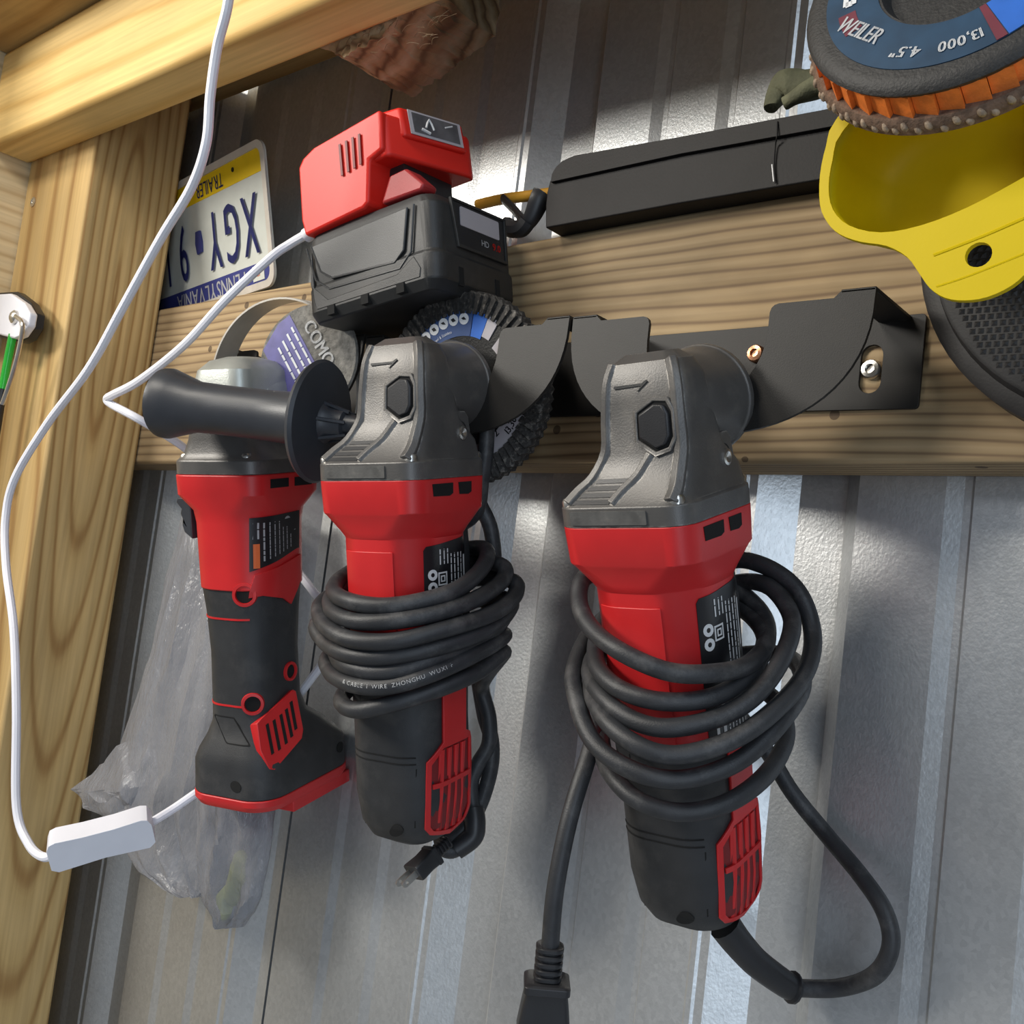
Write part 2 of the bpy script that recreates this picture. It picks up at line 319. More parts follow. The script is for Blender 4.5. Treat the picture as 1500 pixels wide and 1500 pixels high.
def prism(bm, loops, d0, d1, fn=None, step=0, axis=0):
    """loops: outer loop then holes, 2-D; fn(u, v, d) -> point; step slices the shape so it can bend"""
    fn = fn or (lambda u, v, d: Vector((u, d, v)))
    t = bmesh.new(); flat = [p for l in loops for p in l]
    tri = tessellate_polygon([[Vector((p[0], p[1], 0)) for p in l] for l in loops])
    lo = [t.verts.new((p[0], p[1], d0)) for p in flat]; hi = [t.verts.new((p[0], p[1], d1)) for p in flat]
    for f in tri:
        for vs in ([lo[i] for i in f], [hi[i] for i in f]):
            try: t.faces.new(vs)
            except ValueError: pass
    k = 0
    for l in loops:
        m = len(l)
        for i in range(m):
            a, b = k+i, k+(i+1) % m; t.faces.new((lo[a], lo[b], hi[b], hi[a]))
        k += m
    if step:
        us = [p[axis] for p in flat]; c = math.floor(min(us)/step)*step + step
        while c < max(us)-1e-6:
            no = [0, 0, 0]; no[axis] = 1; co = [0, 0, 0]; co[axis] = c
            bmesh.ops.bisect_plane(t, geom=t.verts[:]+t.edges[:]+t.faces[:], plane_co=co, plane_no=no); c += step
    else:
        bmesh.ops.dissolve_limit(t, angle_limit=0.001, verts=t.verts[:], edges=t.edges[:])
    merge(bm, t, lambda c: fn(c.x, c.y, c.z)); t.free()
def merge(bm, t, fn):
    t.verts.ensure_lookup_table(); vs = [bm.verts.new(fn(v.co)) for v in t.verts]
    for i, v in enumerate(t.verts): v.index = i
    for f in t.faces:
        try: bm.faces.new([vs[v.index] for v in f.verts])
        except ValueError: pass
def circ(cx, cy, r, n=20, ry=None, a0=0, a1=None):
    if a1 is None: return [(cx+r*math.cos(2*PI*i/n), cy+(ry or r)*math.sin(2*PI*i/n)) for i in range(n)]
    return [(cx+r*math.cos(a0+(a1-a0)*i/n), cy+(ry or r)*math.sin(a0+(a1-a0)*i/n)) for i in range(n+1)]
def ringseg(r0, r1, a0, a1, n=12): return circ(0, 0, r1, n, None, a0, a1) + circ(0, 0, r0, n, None, a0, a1)[::-1]
def rect(x0, x1, y0, y1, r=0, n=4):
    if not r: return [(x0, y0), (x1, y0), (x1, y1), (x0, y1)]
    return [(x+(x0+x1)/2, y+(y0+y1)/2) for x, y in rr2((x1-x0)/2, (y1-y0)/2, r, n)]
# --- lettering: glyphs of the built-in font as flat meshes
GL = {}
def glyph(ch):
    if ch in GL: return GL[ch]
    cu = bpy.data.curves.new('glyph', 'FONT'); cu.body = ch; cu.size = 1.0; cu.resolution_u = 3
    ob = bpy.data.objects.new('glyph', cu); COL.objects.link(ob)
    dg = bpy.context.evaluated_depsgraph_get(); ev = ob.evaluated_get(dg); me = ev.to_mesh()
    vs = [v.co.copy() for v in me.vertices]; fs = [tuple(p.vertices) for p in me.polygons]
    ev.to_mesh_clear(); bpy.data.objects.remove(ob); bpy.data.curves.remove(cu)
    x0 = min((v.x for v in vs), default=0); x1 = max((v.x for v in vs), default=0.28)
    GL[ch] = (vs, fs, x0, x1-x0); return GL[ch]
def text(bm, s, height, fn, sx=1.0, gap=0.12, center=True, bold=0.0):
    """fn(u, v) -> point.  height = capital height; widths scaled by sx"""
    k = height/0.69; pen = 0; items = []
    for ch in s:
        if ch == ' ': pen += 0.30; continue
        vs, fs, x0, wd = glyph(ch); items.append((vs, fs, pen-x0)); pen += wd+gap
    tot = (pen-gap)*k*sx; off = -tot/2 if center else 0
    for vs, fs, px in items:
        for b in ((0,) if not bold else (-bold, 0, bold)):
            nv = [bm.verts.new(fn((v.x+px+b)*k*sx+off, v.y*k)) for v in vs]
            for f in fs:
                try: bm.faces.new([nv[i] for i in f])
                except ValueError: pass
    return tot
def scribble(bm, x0, x1, y, h, fn, seed=0):
    """a row of illegible fine print: short dashes"""
    r = random.Random(seed); x = x0
    while x < x1:
        wd = r.uniform(1.5, 6)*h; e = min(x+wd, x1)
        bm.faces.new([bm.verts.new(fn(a, b)) for a, b in ((x, y), (e, y), (e, y+h), (x, y+h))]); x = e+h*0.6

# ================================================================== the setting
def structure(o): o['kind'] = 'structure'; return o
f = new(); box(f, -1.4, 1.8, -2.6, 0.06, -0.03, 0.0); structure(part('floor', f, 'floor'))
f = new(); box(f, -1.2, 0.6, 0.020, 0.030, 0.0, 2.3); wb = structure(part('wall_back', f, 'shadeblack'))  # near-black backing added to keep the gap between the sheets dark
RIBS = [-0.837-0.1953*k for k in (1,)] + [-0.848, -0.651, -0.4515, -0.2540, -0.0585, 0.137, 0.332]
def sheet(x0, x1, dy):
    """galvanised panel: a trapezoid channel at each rib, two small pencil ribs between"""
    pts = [(x0, 0.0)]
    for rx in RIBS:
        g = [(rx-0.011, 0), (rx-0.0095, -0.0012), (rx-0.0065, -0.0012), (rx-0.005, 0), (rx, 0), (rx+0.019, 0.013), (rx+0.045, 0.013), (rx+0.056, 0)]
        for q in (0.0985, 0.145): g += [(rx+q, 0), (rx+q+0.008, 0.0018), (rx+q+0.0115, 0.0018), (rx+q+0.013, 0)]
        pts += [p for p in g if x0 < p[0] < x1]
    pts.append((x1, 0.0)); pts.sort()
    b = new(); t = 0.0006
    fr = [(x, y+dy) for x, y in pts]; bk = [(x, y+dy+t) for x, y in pts][::-1]
    prism(b, [fr+bk], 0.0, 2.3, lambda u, v, d: Vector((u, v, d))); return b
for x0, x1, dy in ((-1.15, -0.6055, 0.0), (-0.6030, 0.55, 0.0)):
    part('metal_sheet', sheet(x0, x1, dy), 'metal', wb, smooth=12)
f = new(); box(f, -0.975, -0.9595, -0.34, -0.002, 0, 2.3); structure(part('wall_left', f, 'pine'))

# timber
def lumber(name, c, size, rot, mat, label, cat, bevel=0.0025):
    b = new(); sx, sy, sz = size; box(b, -sx/2, sx/2, -sy/2, sy/2, -sz/2, sz/2)
    b.transform(Euler(rot).to_matrix().to_4x4())
    o = part(name, b, mat, bevel=bevel); o.location = c; o['label'] = label; o['category'] = cat; return o
lumber('wall_girt', (-0.29, -0.0192, ZO+0.1495), (1.32, 0.0376, 0.141), (0, -math.radians(0.75), 0), 'girt', 'long horizontal pine board on the metal wall carrying the black tool bracket', 'board')
b = new(); box(b, -0.9585, -0.834, -0.119, -0.0385, 0.0, ZO+0.4252)
post = part('corner_post', b, 'post', bevel=0.003)
post['label'] = 'upright pine post with oval grain in the corner on the left'; post['category'] = 'post'
lumber('shelf_beam', (-0.555, -0.1385, ZO+0.3805), (0.806, 0.038, 0.089), (0, 0, 0), 'beam', 'pale yellow pine beam crossing in front of the post under the shelf', 'beam', 0.004)
lumber('shelf_board', (-0.555, -0.1095, ZO+0.4355), (0.806, 0.211, 0.019), (0, 0, 0), 'shelf', 'wooden shelf board lying on the pale beam, seen from below', 'shelf', 0.001)  # its reach back to the wall is added to shade the upper metal
# screw in the post
t = thing('wood_screw', 'small brass screw driven into the corner post near its top', 'screw', P(49, 296, -0.119))
b = new(); lathe(b, (0, 0, 0), (0, -1, 0), [(0.0012, -0.004), (0.0045, 0.0), (0.0045, 0.0008), (0.002, 0.0016), (0.0018, 0.0008), (0.0, 0.0006)], 16); part('screw_head', b, 'steel', t)

# rough timber stub behind the beam
b = new()
ends = [(487, 58), (496, 22), (560, -60), (690, -90), (668, 12), (640, 34), (592, 76), (546, 106), (530, 100), (505, 84)]
prism(b, [[(p.x, p.z) for p in (P(x, y, -0.095) for x, y in ends)]], -0.1175, -0.060, None, 0.012)
bmesh.ops.triangulate(b, faces=b.faces[:]); bmesh.ops.subdivide_edges(b, edges=b.edges[:], cuts=2, use_grid_fill=True)
from mathutils import noise
bmesh.ops.subdivide_edges(b, edges=b.edges[:], cuts=1, use_grid_fill=True)
for v in b.verts:
    q = Vector((v.co.x*0.35, v.co.y, v.co.z))
    d = noise.noise_vector(q*90)*0.0026 + noise.noise_vector(v.co*230)*0.0022; v.co += d; v.co.y = max(v.co.y, -0.1187)
rt = thing('rough_timber', 'rough broken brown wood end with loose fibres behind the pale beam', 'wood', P(575, 60, -0.09))
part('timber_stub', b, 'rough', rt, world=True, smooth=30)
b = new()
for i in range(70):
    p = P(random.uniform(500, 650), random.uniform(0, 80), -0.1180); a = random.uniform(-0.5, 0.9); l = random.uniform(0.004, 0.014)
    q = p + Vector((math.cos(a)*l, -random.uniform(0.0, 0.0012), math.sin(a)*l*0.7)); m = (p+q)/2 + Vector((random.uniform(-.001, .001), -0.0016, random.uniform(-.001, .001)))
    tube(b, [p, m, q], 0.00013, 4, 3)
part('loose_fibre', b, 'rough', rt, world=True, kind='stuff')

# ================================================================== licence plate (standing upside down on the girt)
BR = P(406, 417, -0.023); TRp = P(387, 199, -0.050)
vv = (TRp-BR); ph = vv.length; vv.normalize()
uu = Vector((-1, 0.10, -0.02)); uu = (uu - vv*uu.dot(vv)).normalized(); nn = vv.cross(uu).normalized()
if nn.y > 0: nn = -nn
pw = ph*2.0
lp = thing('license_plate', 'Pennsylvania trailer licence plate standing upside down on the girt beside the post', 'license plate', BR)
pf = lambda u, v, d=0.0: BR + uu*u + vv*v + nn*d
b = new(); prism(b, [rect(0, pw, 0, ph, 0.012, 6)], -0.0006, 0.0006, pf); part('plate_sheet', b, 'platewhite', lp, world=True)
b = new(); prism(b, [rect(0, pw, 0, ph, 0.012, 6), rect(0.0062, pw-0.0062, 0.0062, ph-0.0062, 0.008, 6)[::-1]], 0.0006, 0.0020, pf); part('raised_rim', b, 'platerim', lp, world=True, bevel=0.0005)
b = new(); prism(b, [rect(0.0064, pw-0.0064, 0.0064, ph*0.185)], 0.0005, 0.0009, pf); part('blue_band', b, 'plateblue', lp, world=True)
b = new(); prism(b, [rect(0.0064, pw-0.0064, ph*0.785, ph-0.0064)], 0.0005, 0.0009, pf); part('yellow_band', b, 'plateyellow', lp, world=True)
# the plate is turned half round: its own text reads from right-top
tf = lambda u0, v0, d: (lambda u, v: pf(u0+u, v0-v, d))
b = new(); pen = 0.030
for s, wd in (('X', 0.030), ('G', 0.030), ('Y', 0.030)):
    text(b, s, ph*0.415, tf(pen, ph*0.66, 0.0022), sx=0.50, bold=0.008); pen += 0.0305
prism(b, [[(0.1205+x, ph*0.49+y) for x, y in ((-.005, -.009), (.004, -.010), (.006, .0), (.004, .010), (-.004, .010), (-.006, .0))]], 0.0006, 0.0022, pf)
text(b, '9', ph*0.415, tf(0.150, ph*0.66, 0.0022), sx=0.50, bold=0.008); text(b, '1', ph*0.415, tf(0.181, ph*0.66, 0.0022), sx=0.50, bold=0.008)
part('plate_number', b, 'plateblue', lp, world=True, smooth=0)
b = new(); text(b, 'PENNSYLVANIA', ph*0.118, tf(pw*0.5-0.010, ph*0.160, 0.0012), sx=0.82, bold=0.008); part('state_name', b, 'print', lp, world=True, smooth=0)
b = new(); text(b, 'TRAILER', ph*0.10, tf(pw*0.395, ph*0.905, 0.0012), sx=0.72, bold=0.006); part('class_name', b, 'plateblue', lp, world=True, smooth=0)
b = new(); prism(b, [circ(0.052, ph*0.885, 0.0020, 10)], 0.0006, 0.0014, pf); part('bolt_hole', b, 'shadeblack', lp, world=True)
b = new(); prism(b, [rect(0.016, 0.034, ph*0.065, ph*0.17)], 0.0010, 0.0014, pf); stk = part('sticker', b, 'platewhite', lp, world=True)
b = new(); text(b, '17', ph*0.05, tf(0.025, ph*0.145, 0.0016), sx=0.9); part('sticker_print', b, 'orange', stk, smooth=0, world=False).data.transform(Matrix.Translation(-BR))

# ================================================================== tool bracket
BK = thing('tool_bracket', 'long black steel angle grinder rack with curved hanger plates screwed to the girt', 'rack', (-0.43, -0.0405, ZO+0.105))
b = new(); slotc = P(1275, 540, -0.041)
loops = [rect(-0.700, -0.1585, ZO+0.1055, ZO+0.150, 0.002), ]
slot = [(slotc.x+x, slotc.z+y) for x, y in circ(0, 0.0065, 0.0052, 10, None, 0, PI)+circ(0, -0.0065, 0.0052, 10, None, PI, 2*PI)]
loops.append(slot[::-1])
prism(b, loops, -0.0405, -0.0385); part('back_plate', b, 'blacksteel', BK, world=True, bevel=0.0004)
HC = [-0.2460, -0.4105, -0.5750]; HY = -0.085
for hc, ztop in zip(HC, (0.1455, 0.1465, 0.1485)):
    zt = ZO+ztop
    half = [(0.0325, -0.004), (0.0332, -0.0018), (0.0345, -0.0006), (0.0365, 0.0), (0.0625, 0.0), (0.0655, 0.0028), (0.081, 0.0028)]
    half += [(0.081*x, 0.0005-0.0615*(1-x**2.4)**(1/2.4)) for x in [math.cos(PI/2*i/18) for i in range(1, 18)]]
    arc = [(0.0325*math.sin(a), -0.013-0.0325*math.cos(a)) for a in [PI/2*i/9 for i in range(1, 10)]]
    loop = [(hc+x, zt+z) for x, z in half] + [(hc, zt-0.0610)] + [(hc-x, zt+z) for x, z in half[::-1]] + [(hc-x, zt+z) for x, z in arc[::-1]] + [(hc, zt-0.0455)] + [(hc+x, zt+z) for x, z in arc]
    b = new(); prism(b, [loop], HY-0.001, HY+0.001); part('hanger_plate', b, 'blacksteel', BK, world=True, bevel=0.0004)
    for sgn in (1, -1):
        b = new(); box(b, hc+sgn*0.0655 if sgn > 0 else hc-0.081, hc+0.081 if sgn > 0 else hc-0.0655, HY-0.001, -0.0395, zt+0.0018, zt+0.0036)
        part('top_tab', b, 'blacksteel', BK, world=True, bevel=0.0004)
def pan_screw(px, py, mat, y, label, r=0.0042):
    c = P(px, py, y); b = new()
    lathe(b, c, (0, -1, 0), [(r, -0.002), (r, 0.0006), (r*0.85, 0.0018), (r*0.48, 0.0022), (r*0.44, 0.0008), (0.0, 0.0006)], 20)
    part('screw', b, mat, BK, world=True, label=label)
pan_screw(1107, 518, 'copper', -0.0415, 'copper coloured pan head screw', 0.0046); pan_screw(1276, 541, 'steel', -0.0395, 'steel screw in the end slot', 0.0048)
pan_screw(852, 553, 'steel', -0.0415, 'steel screw half behind a hanger plate', 0.003)

# ================================================================== angle grinders
def rr_walk(a, b, r, s):
    """point and normal at arc length s from (a, 0) around a rounded rectangle, +s towards +y"""
    sg = 1 if s >= 0 else -1; s = abs(s); q = r*PI/2
    for k, ln in enumerate((b-r, q, 2*(a-r), q, 2*(b-r))):
        if s <= ln or k == 4:
            if k == 0: return a, sg*s, 1.0, 0.0
            if k == 1: t = s/r; return a-r+r*math.cos(t), sg*(b-r+r*math.sin(t)), math.cos(t), sg*math.sin(t)
            if k == 2: return a-r-s, sg*b, 0.0, float(sg)
            if k == 3: t = PI/2+s/r; return -(a-r)+r*math.cos(t), sg*(b-r+r*math.sin(t)), math.cos(t), sg*math.sin(t)
            return -a, sg*(b-r-s), -1.0, 0.0
        s -= ln
def surf(secs, s, z, d, base='x'):
    """point on a stack of sections (mm); s from the +x face (or -y face), offset d outwards"""
    ss = sorted(secs, key=lambda q: q[0]); lo = ss[0]; hi = ss[-1]
    for p, q in zip(ss, ss[1:]):
        if p[0] <= z <= q[0]: lo, hi = p, q
    k = 0 if hi[0] == lo[0] else max(0, min(1, (z-lo[0])/(hi[0]-lo[0])))
    g = lambda i: (lo[i] if len(lo) > i else 0)*(1-k) + (hi[i] if len(hi) > i else 0)*k
    a, bb, r, yo, xo = g(1), g(2), g(3), g(4), g(5)
    if base == 'x': x, y, nx, ny = rr_walk(a, bb, r, s)
    else:
        y2, x2, n2, n1 = rr_walk(bb, a, r, s); x, y, nx, ny = x2, -y2, n1, -n2
    return Vector((x+xo+nx*d, y+yo+ny*d, z))/1000
MOTOR = [(-45, 34.5, 34.5, 12), (-62, 33.8, 33.8, 12), (-63.5, 33, 33, 13), (-72, 30.8, 30.8, 22), (-75, 30.2, 30.2, 25), (-75.8, 29.6, 29.6, 24), (-150, 29.0, 29.0, 24)]
GRIP = [(-148, 30, 30, 25), (-176, 28.5, 28.5, 22), (-214, 27.5, 27.5, 18), (-230, 25.5, 25.5, 17), (-238, 21.5, 21.5, 15), (-243, 13, 13, 10)]
GEAR = [(-45, 34.5, 34.5, 12), (-36, 34.5, 34.5, 12), (-35, 33.4, 33.4, 12), (-32, 31.5, 32.0, 11, 1.2, 1.0), (-25, 26.5, 28.0, 9, 2.5, 5), (-14, 22.8, 18.0, 6, -2.5, 8.2), (8, 22, 13.0, 6, -6, 9.2), (18, 21, 12.0, 6, -5.6, 9.2), (25, 18, 10, 6, -4.5, 8.5), (29, 12, 6, 4, -3, 8)]
def vent_lines(b, s0, s1, z0, z1, n, wd, S_, d0=0.2, d1=1.4, base='x', skew=0):
    for i in range(n):
        c = s0+(s1-s0)*(i+0.5)/n
        prism(b, [[(c-wd/2+skew, z1), (c+wd/2+skew, z1), (c+wd/2, z0), (c-wd/2, z0)]], d0, d1, lambda u, v, d: surf(S_, u, v, d, base), 3)
def screw_lathe(b, c, ax, r):
    lathe(b, c, ax, [(r, -0.001), (r, r*0.4), (r*0.75, r*0.75), (r*0.4, r*0.8), (r*0.36, r*0.3), (0, r*0.25)], 14)
def motor_label(root, S_, tag_orange, s0, s1, z0, z1, slant):
    """rating plate: black film with two round pictograms, a double square and rows of fine print"""
    fn = lambda u, v, d: surf(S_, u, v, d)
    b = new(); prism(b, [[(s0+1.5, z0+1), (s0, z0+3), (s0, z1-slant-2), (s0+1.5, z1-slant), (s1-4, z1), (s1, z1-6), (s1, z0+2), (s1-2, z0)]], 0.0, 0.35, fn, 3)
    lab = part('rating_label', b, 'labelblack', root, smooth=60)
    b = new(); pt = lambda u, v: surf(S_, u, v, 0.55)
    for zc in (-0.0, -6.6):
        prism(b, [circ(s0+5, z1-slant-15+zc, 2.9, 16), circ(s0+5, z1-slant-15+zc, 1.2, 8)[::-1]], 0.35, 0.5, fn, 3)
    for a, q in ((3.5, 2.7), (1.7, 1.0)):
        zc = z1-slant-17.5; prism(b, [rect(s0+12-a, s0+12+a, zc-a, zc+a), rect(s0+12-q, s0+12+q, zc-q, zc+q)[::-1]], 0.35, 0.5, fn, 3)
    rot = lambda u0: (lambda x, y: pt(u0-y, x))
    for i in range(8):
        u = s0+10.5+i*3.1
        if u < s1-6:
            a = z1-5 if i < 2 else z1-8; lowz = z0+3
            if i < 3: scribble(b, z1-13, z1-5, 0, 0.9, rot(u), i); scribble(b, lowz, lowz+(24 if i else 14), 0, 0.9, rot(u), i+20)
            else: scribble(b, lowz, a, 0, 0.9, rot(u), i+40)
    scribble(b, z0+2, z0+13, 0, 1.6, rot(s0+6), 77); scribble(b, z0+2, z0+20, 0, 1.5, rot(s0+10), 78)
    prism(b, [rect(s1-4.4, s1-2.2, z1-32, z1-10)], 0.35, 0.5, fn, 3)
    part('label_print', b, 'print', lab, smooth=0)
    if tag_orange:
        b = new(); prism(b, [rect(*tag_orange)], 0.36, 0.52, fn, 3); part('warning_print', b, 'orange', lab, smooth=0)
def corded_parts(root):
    # gear case with buttress ridges
    b = new(); sections(b, GEAR, 5)
    lathe(b, (0.0075, 0, 0.004), (0, 1, 0), [(0.0235, -0.010), (0.0245, 0.024), (0.0255, 0.0365), (0.0265, 0.0375), (0.0265, 0.0405), (0.025, 0.0415), (0.018, 0.042)], 36)
    for sx in (-1, 1):          # the two raised legs that flare down to the flange
        pts = [surf(GEAR, sx*k, z, -1.0, 'y') for k, z in ((15.5, 25), (17.8, 16), (19, 0), (19.8, -13), (22.5, -24), (26, -30), (27.5, -35))]
        tube(b, pts, lambda t: 0.0030+0.0008*t, 6, 3)
    tube(b, [surf(GEAR, k, z, -1.0, 'y') for k, z in ((5, -15), (2, -24), (-1, -30), (-2.5, -35))], 0.0028, 6, 3)
    prism(b, [[(-6, -36), (24, -36), (20, -13), (17, -10), (4, -10), (0, -13)]], 24, 30.5, lambda u, v, d: Vector((d, u, v))/1000)
    part('gear_case', b, 'gear', root, smooth=28, bevel=0.0006)
    b = new()
    for i in range(4):
        z = -24.4-2.8*i; k = 1.5*i
        prism(b, [[(-18.5-k*1.2, z-1.7), (0.2-k*0.9, z-1.7), (0.8-k*0.9, z), (-17.8-k*1.2, z)]], -0.5, 0.45, lambda u, v, d: surf(GEAR, u, v, d, 'y'))
    part('cooling_slot', b, 'black', root, smooth=0)  # raised black strips stand for the shade inside the slots
    hexa = [(-2.0, 2.5), (-2.2, -7.5), (5.5, -12.5), (11, -11.0), (13.2, -7), (13.0, 2), (11, 6.0), (5.5, 6.5)]
    grow = lambda k: [(16.2+(x-5.4)*k*1.08, -2.7+(z+2.7)*k*1.08) for x, z in hexa]
    fr = lambda u, v, d: Vector((u, surf(GEAR, 0, v, 0, 'y').y*1000-d, v))/1000
    b = new(); prism(b, [grow(1.26), grow(1.06)[::-1]], -1.0, 1.5, fr); part('button_surround', b, 'gear', root, bevel=0.0005)
    b = new(); prism(b, [grow(1.05)], -1.0, 0.7, fr); part('button_recess', b, 'shadeblack', root)
    b = new(); prism(b, [grow(0.93)], 0.0, 2.6, fr); part('lock_button', b, 'black', root, bevel=0.0011, seg=3)
    b = new()
    ar = [(-13, 14.6), (1.0, 15.0), (-1.0, 12.6), (4.4, 16.6), (3.6, 17.3), (1.4, 16.0), (-13, 15.9)]
    prism(b, [ar], 0.1, 0.6, lambda u, v, d: surf(GEAR, u, v, d, 'y')); part('rotation_arrow', b, 'blackgrey', root)
    b = new(); prism(b, [rect(-24, 16, -43.6, -37.4, 0.6)], 0.0, 0.8, lambda u, v, d: surf(GEAR, u, v, d, 'y'), 4); part('name_bar', b, 'gearbar', root, bevel=0.0005)
    for sx, sy in ((1, -1), (-1, -1), (1, 1), (-1, 1)):
        b = new(); screw_lathe(b, Vector((sx*28.0, sy*28.5, -34.6))/1000, (0, 0, 1), 0.0036); part('screw', b, 'steel', root)
    b = new(); lathe(b, Vector((30.4, 12, -21))/1000, (1, 0, 0), [(0.0058, 0.0), (0.0058, 0.0004), (0.0, 0.0004)], 18); part('handle_hole', b, 'shadeblack', root)
    b = new(); lathe(b, Vector((30, 12.4, -21.6))/1000, (1, 0, 0), [(0.0038, 0.0), (0.0038, 0.0022), (0.0026, 0.0026), (0.0, 0.0016)], 14); part('handle_bolt', b, 'steel', root)
    b = new(); lathe(b, (0.0075, 0, 0.004), (0, 1, 0), [(0.0215, 0.0405), (0.0225, 0.042), (0.0225, 0.0445), (0.0150, 0.0455), (0.006, 0.0458), (0.006, 0.0485), (0.0045, 0.049)], 30); part('spindle_collar', b, 'black', root)
    # motor housing
    b = new(); sections(b, MOTOR, 7)
    prism(b, [[(-20, -82), (14, -82), (14, -149), (-20, -149)], ], 0.0, 0.7, lambda u, v, d: surf(MOTOR, u, v, d, 'y'), 3)
    part('motor_housing', b, 'red', root, smooth=30, bevel=0.0008)
    b = new()
    for s0, s1 in ((-20, -2), (3, 15)):
        prism(b, [[(s0, -47.5), (s1, -47.5), (s1, -53.0), (s1-3, -54.2), (s0+1, -53.8)]], 0.0, 0.35, lambda u, v, d: surf(MOTOR, u, v, d), 3)
    part('air_inlet', b, 'shadeblack', root)
    b = new(); sections(b, [(-74, 19, 12, 9, 27), (-90, 21, 15, 11, 24), (-150, 20, 15, 11, 22)], 4); part('rear_rib', b, 'rubber', root, bevel=0.001)
    motor_label(root, MOTOR, (5, 9, -141, -135), -19, 18, -147, -77, 3)
    b = new(); sections(b, GRIP, 7); part('rear_grip', b, 'rubber', root, smooth=35)
    b = new(); fnx = lambda u, v, d: surf(GRIP, u, v, d)
    for zz in (-190, -193.5):
        prism(b, [[(-74, zz-0.35), (-26, zz-0.35), (-26, zz+0.35), (-74, zz+0.35)]], -0.2, 0.25, fnx, 3)
    prism(b, [[(-60.3, -152), (-59.7, -152), (-59.7, -232), (-60.3, -232)]], -0.2, 0.25, fnx, 0)
    prism(b, [[(-26.3, -196), (-25.7, -196), (-25.7, -228), (-26.3, -228)]], -0.2, 0.25, fnx, 0)
    part('grip_seam', b, 'shadeblack', root, smooth=0)
    # red air outlet on the right flank
    outer = [(-11, -150), (9, -150), (9, -182), (14, -184), (16, -188), (16, -226), (11, -234), (0, -238), (-17, -233), (-21, -229), (-21, -193), (-11, -184)]
    b = new(); prism(b, [outer], 0.0, 0.5, fnx, 3); vg = part('air_outlet', b, 'reddark', root)
    b = new()
    inn = [(-18.2, -194.5), (-11, -187), (13.2, -187), (13.2, -225), (9.8, -231.5), (0, -235), (-15.8, -230.8), (-18.2, -228)]
    prism(b, [outer, inn[::-1]], 0.5, 1.7, fnx, 3); part('outlet_frame', b, 'red', vg, bevel=0.0003)
    for i in range(4):
        c = -12.0+6.2*i; b = new(); prism(b, [[(c-1.7, -188), (c+1.7, -188), (c+1.7, -233), (c-1.7, -233)]], 0.5, 1.5, fnx, 3); part('slat', b, 'red', vg)
    b = new(); prism(b, [rect(-18, 13, -207.5, -205)], 0.5, 1.6, fnx, 3); part('crossbar', b, 'red', vg)
    b = new(); prism(b, [circ(-36, -231, 4.3, 16)], -0.2, 0.35, fnx, 2); part('screw_hole', b, 'shadeblack', root)
def copies(src, name, label, loc, rot, scale):
    r = src.copy(); r.name = name; COL.objects.link(r); r.location = loc; r.rotation_euler = rot; r.scale = (scale,)*3; r['label'] = label
    for ch in list(src.children):
        c = ch.copy(); COL.objects.link(c); c.parent = r
        for g in list(ch.children):
            d = g.copy(); COL.objects.link(d); d.parent = c
    return r
D2R = math.radians
RG = thing('angle_grinder', 'red and black corded angle grinder hanging rightmost, without side handle, cord loosely looped', 'angle grinder',
           (-0.2477, -0.1250, ZO+0.0848), (D2R(18.2), D2R(-3.5), D2R(0.0)), 0.977, 'grinders hanging on the rack')
corded_parts(RG)
MG = copies(RG, 'angle_grinder', 'red and black corded angle grinder in the middle with side handle and cord wound tight', (-0.4097, -0.1260, ZO+0.1002), (D2R(11.8), D2R(-3.0), D2R(8.0)), 1.023)

# --- side handle of the middle grinder
hb = mat_of(MG) @ Vector((-0.0285, -0.003, -0.016)); he = P(238, 590, -0.180); hd = (he-hb).normalized(); hl = (he-hb).length
b = new(); lathe(b, hb, hd, [(0.0062, -0.002), (0.0062, 0.006), (0.0085, 0.007), (0.0095, 0.016), (0.012, 0.019), (0.034, 0.0215), (0.0355, 0.0235), (0.034, 0.026), (0.018, 0.030), (0.0155, 0.034), (0.0148, 0.060), (0.0148, hl*0.66), (0.0152, hl*0.80), (0.0190, hl*0.90), (0.0212, hl*0.955), (0.0209, hl*0.985), (0.0180, hl), (0.0, hl+0.0012)], 44)
sh = part('side_handle', b, 'handle', MG, world=True, smooth=40)
b = new()
for k in range(6):
    x_, y_, a_ = frame_of(hd); dr = x_*math.cos(k*PI/3)+y_*math.sin(k*PI/3)
    tube(b, [hb+hd*0.004+dr*0.0075, hb+hd*0.0215+dr*0.0125], 0.0012, 5, 2)
part('handle_gusset', b, 'handle', sh, world=False).data.transform(mat_of(MG).inverted())

# --- flap disc of the middle grinder: axis along the spindle, behind the hanger plate
DC = Vector((0.007, 0.0500, 0.004)); dk = 1/1.023
def dpt(r, a, h): return DC + Vector((-math.cos(a)*r, h, math.sin(a)*r))*dk
def dfn(u, v, d): return DC + Vector((-u, -d, v))*dk
b = new(); lathe(b, DC, (0, -1, 0), [(0.010*dk, -0.004), (0.047*dk, -0.004), (0.0475*dk, 0.0), (0.030*dk, 0.0005), (0.022*dk, -0.002), (0.010*dk, -0.002)], 56); fd = part('flap_disc', b, 'backing', MG, label='worn black abrasive flap disc with blue label')
b0 = None
for i in range(64):
    a = 2*PI*i/64; b = new(); a2 = a+0.085
    pr = [(0.0440, a), (0.0555, a), (0.0572, a+0.05), (0.0555, a2+0.02), (0.0440, a2)]
    top = [dpt(r, q, -0.0008-0.002*(k in (3, 4))) for k, (r, q) in enumerate(pr)]; bot = [dpt(r, q, 0.0085) for r, q in pr]
    loft(b, [top, bot]); part('abrasive_flap', b, 'abrasive', fd, smooth=0)
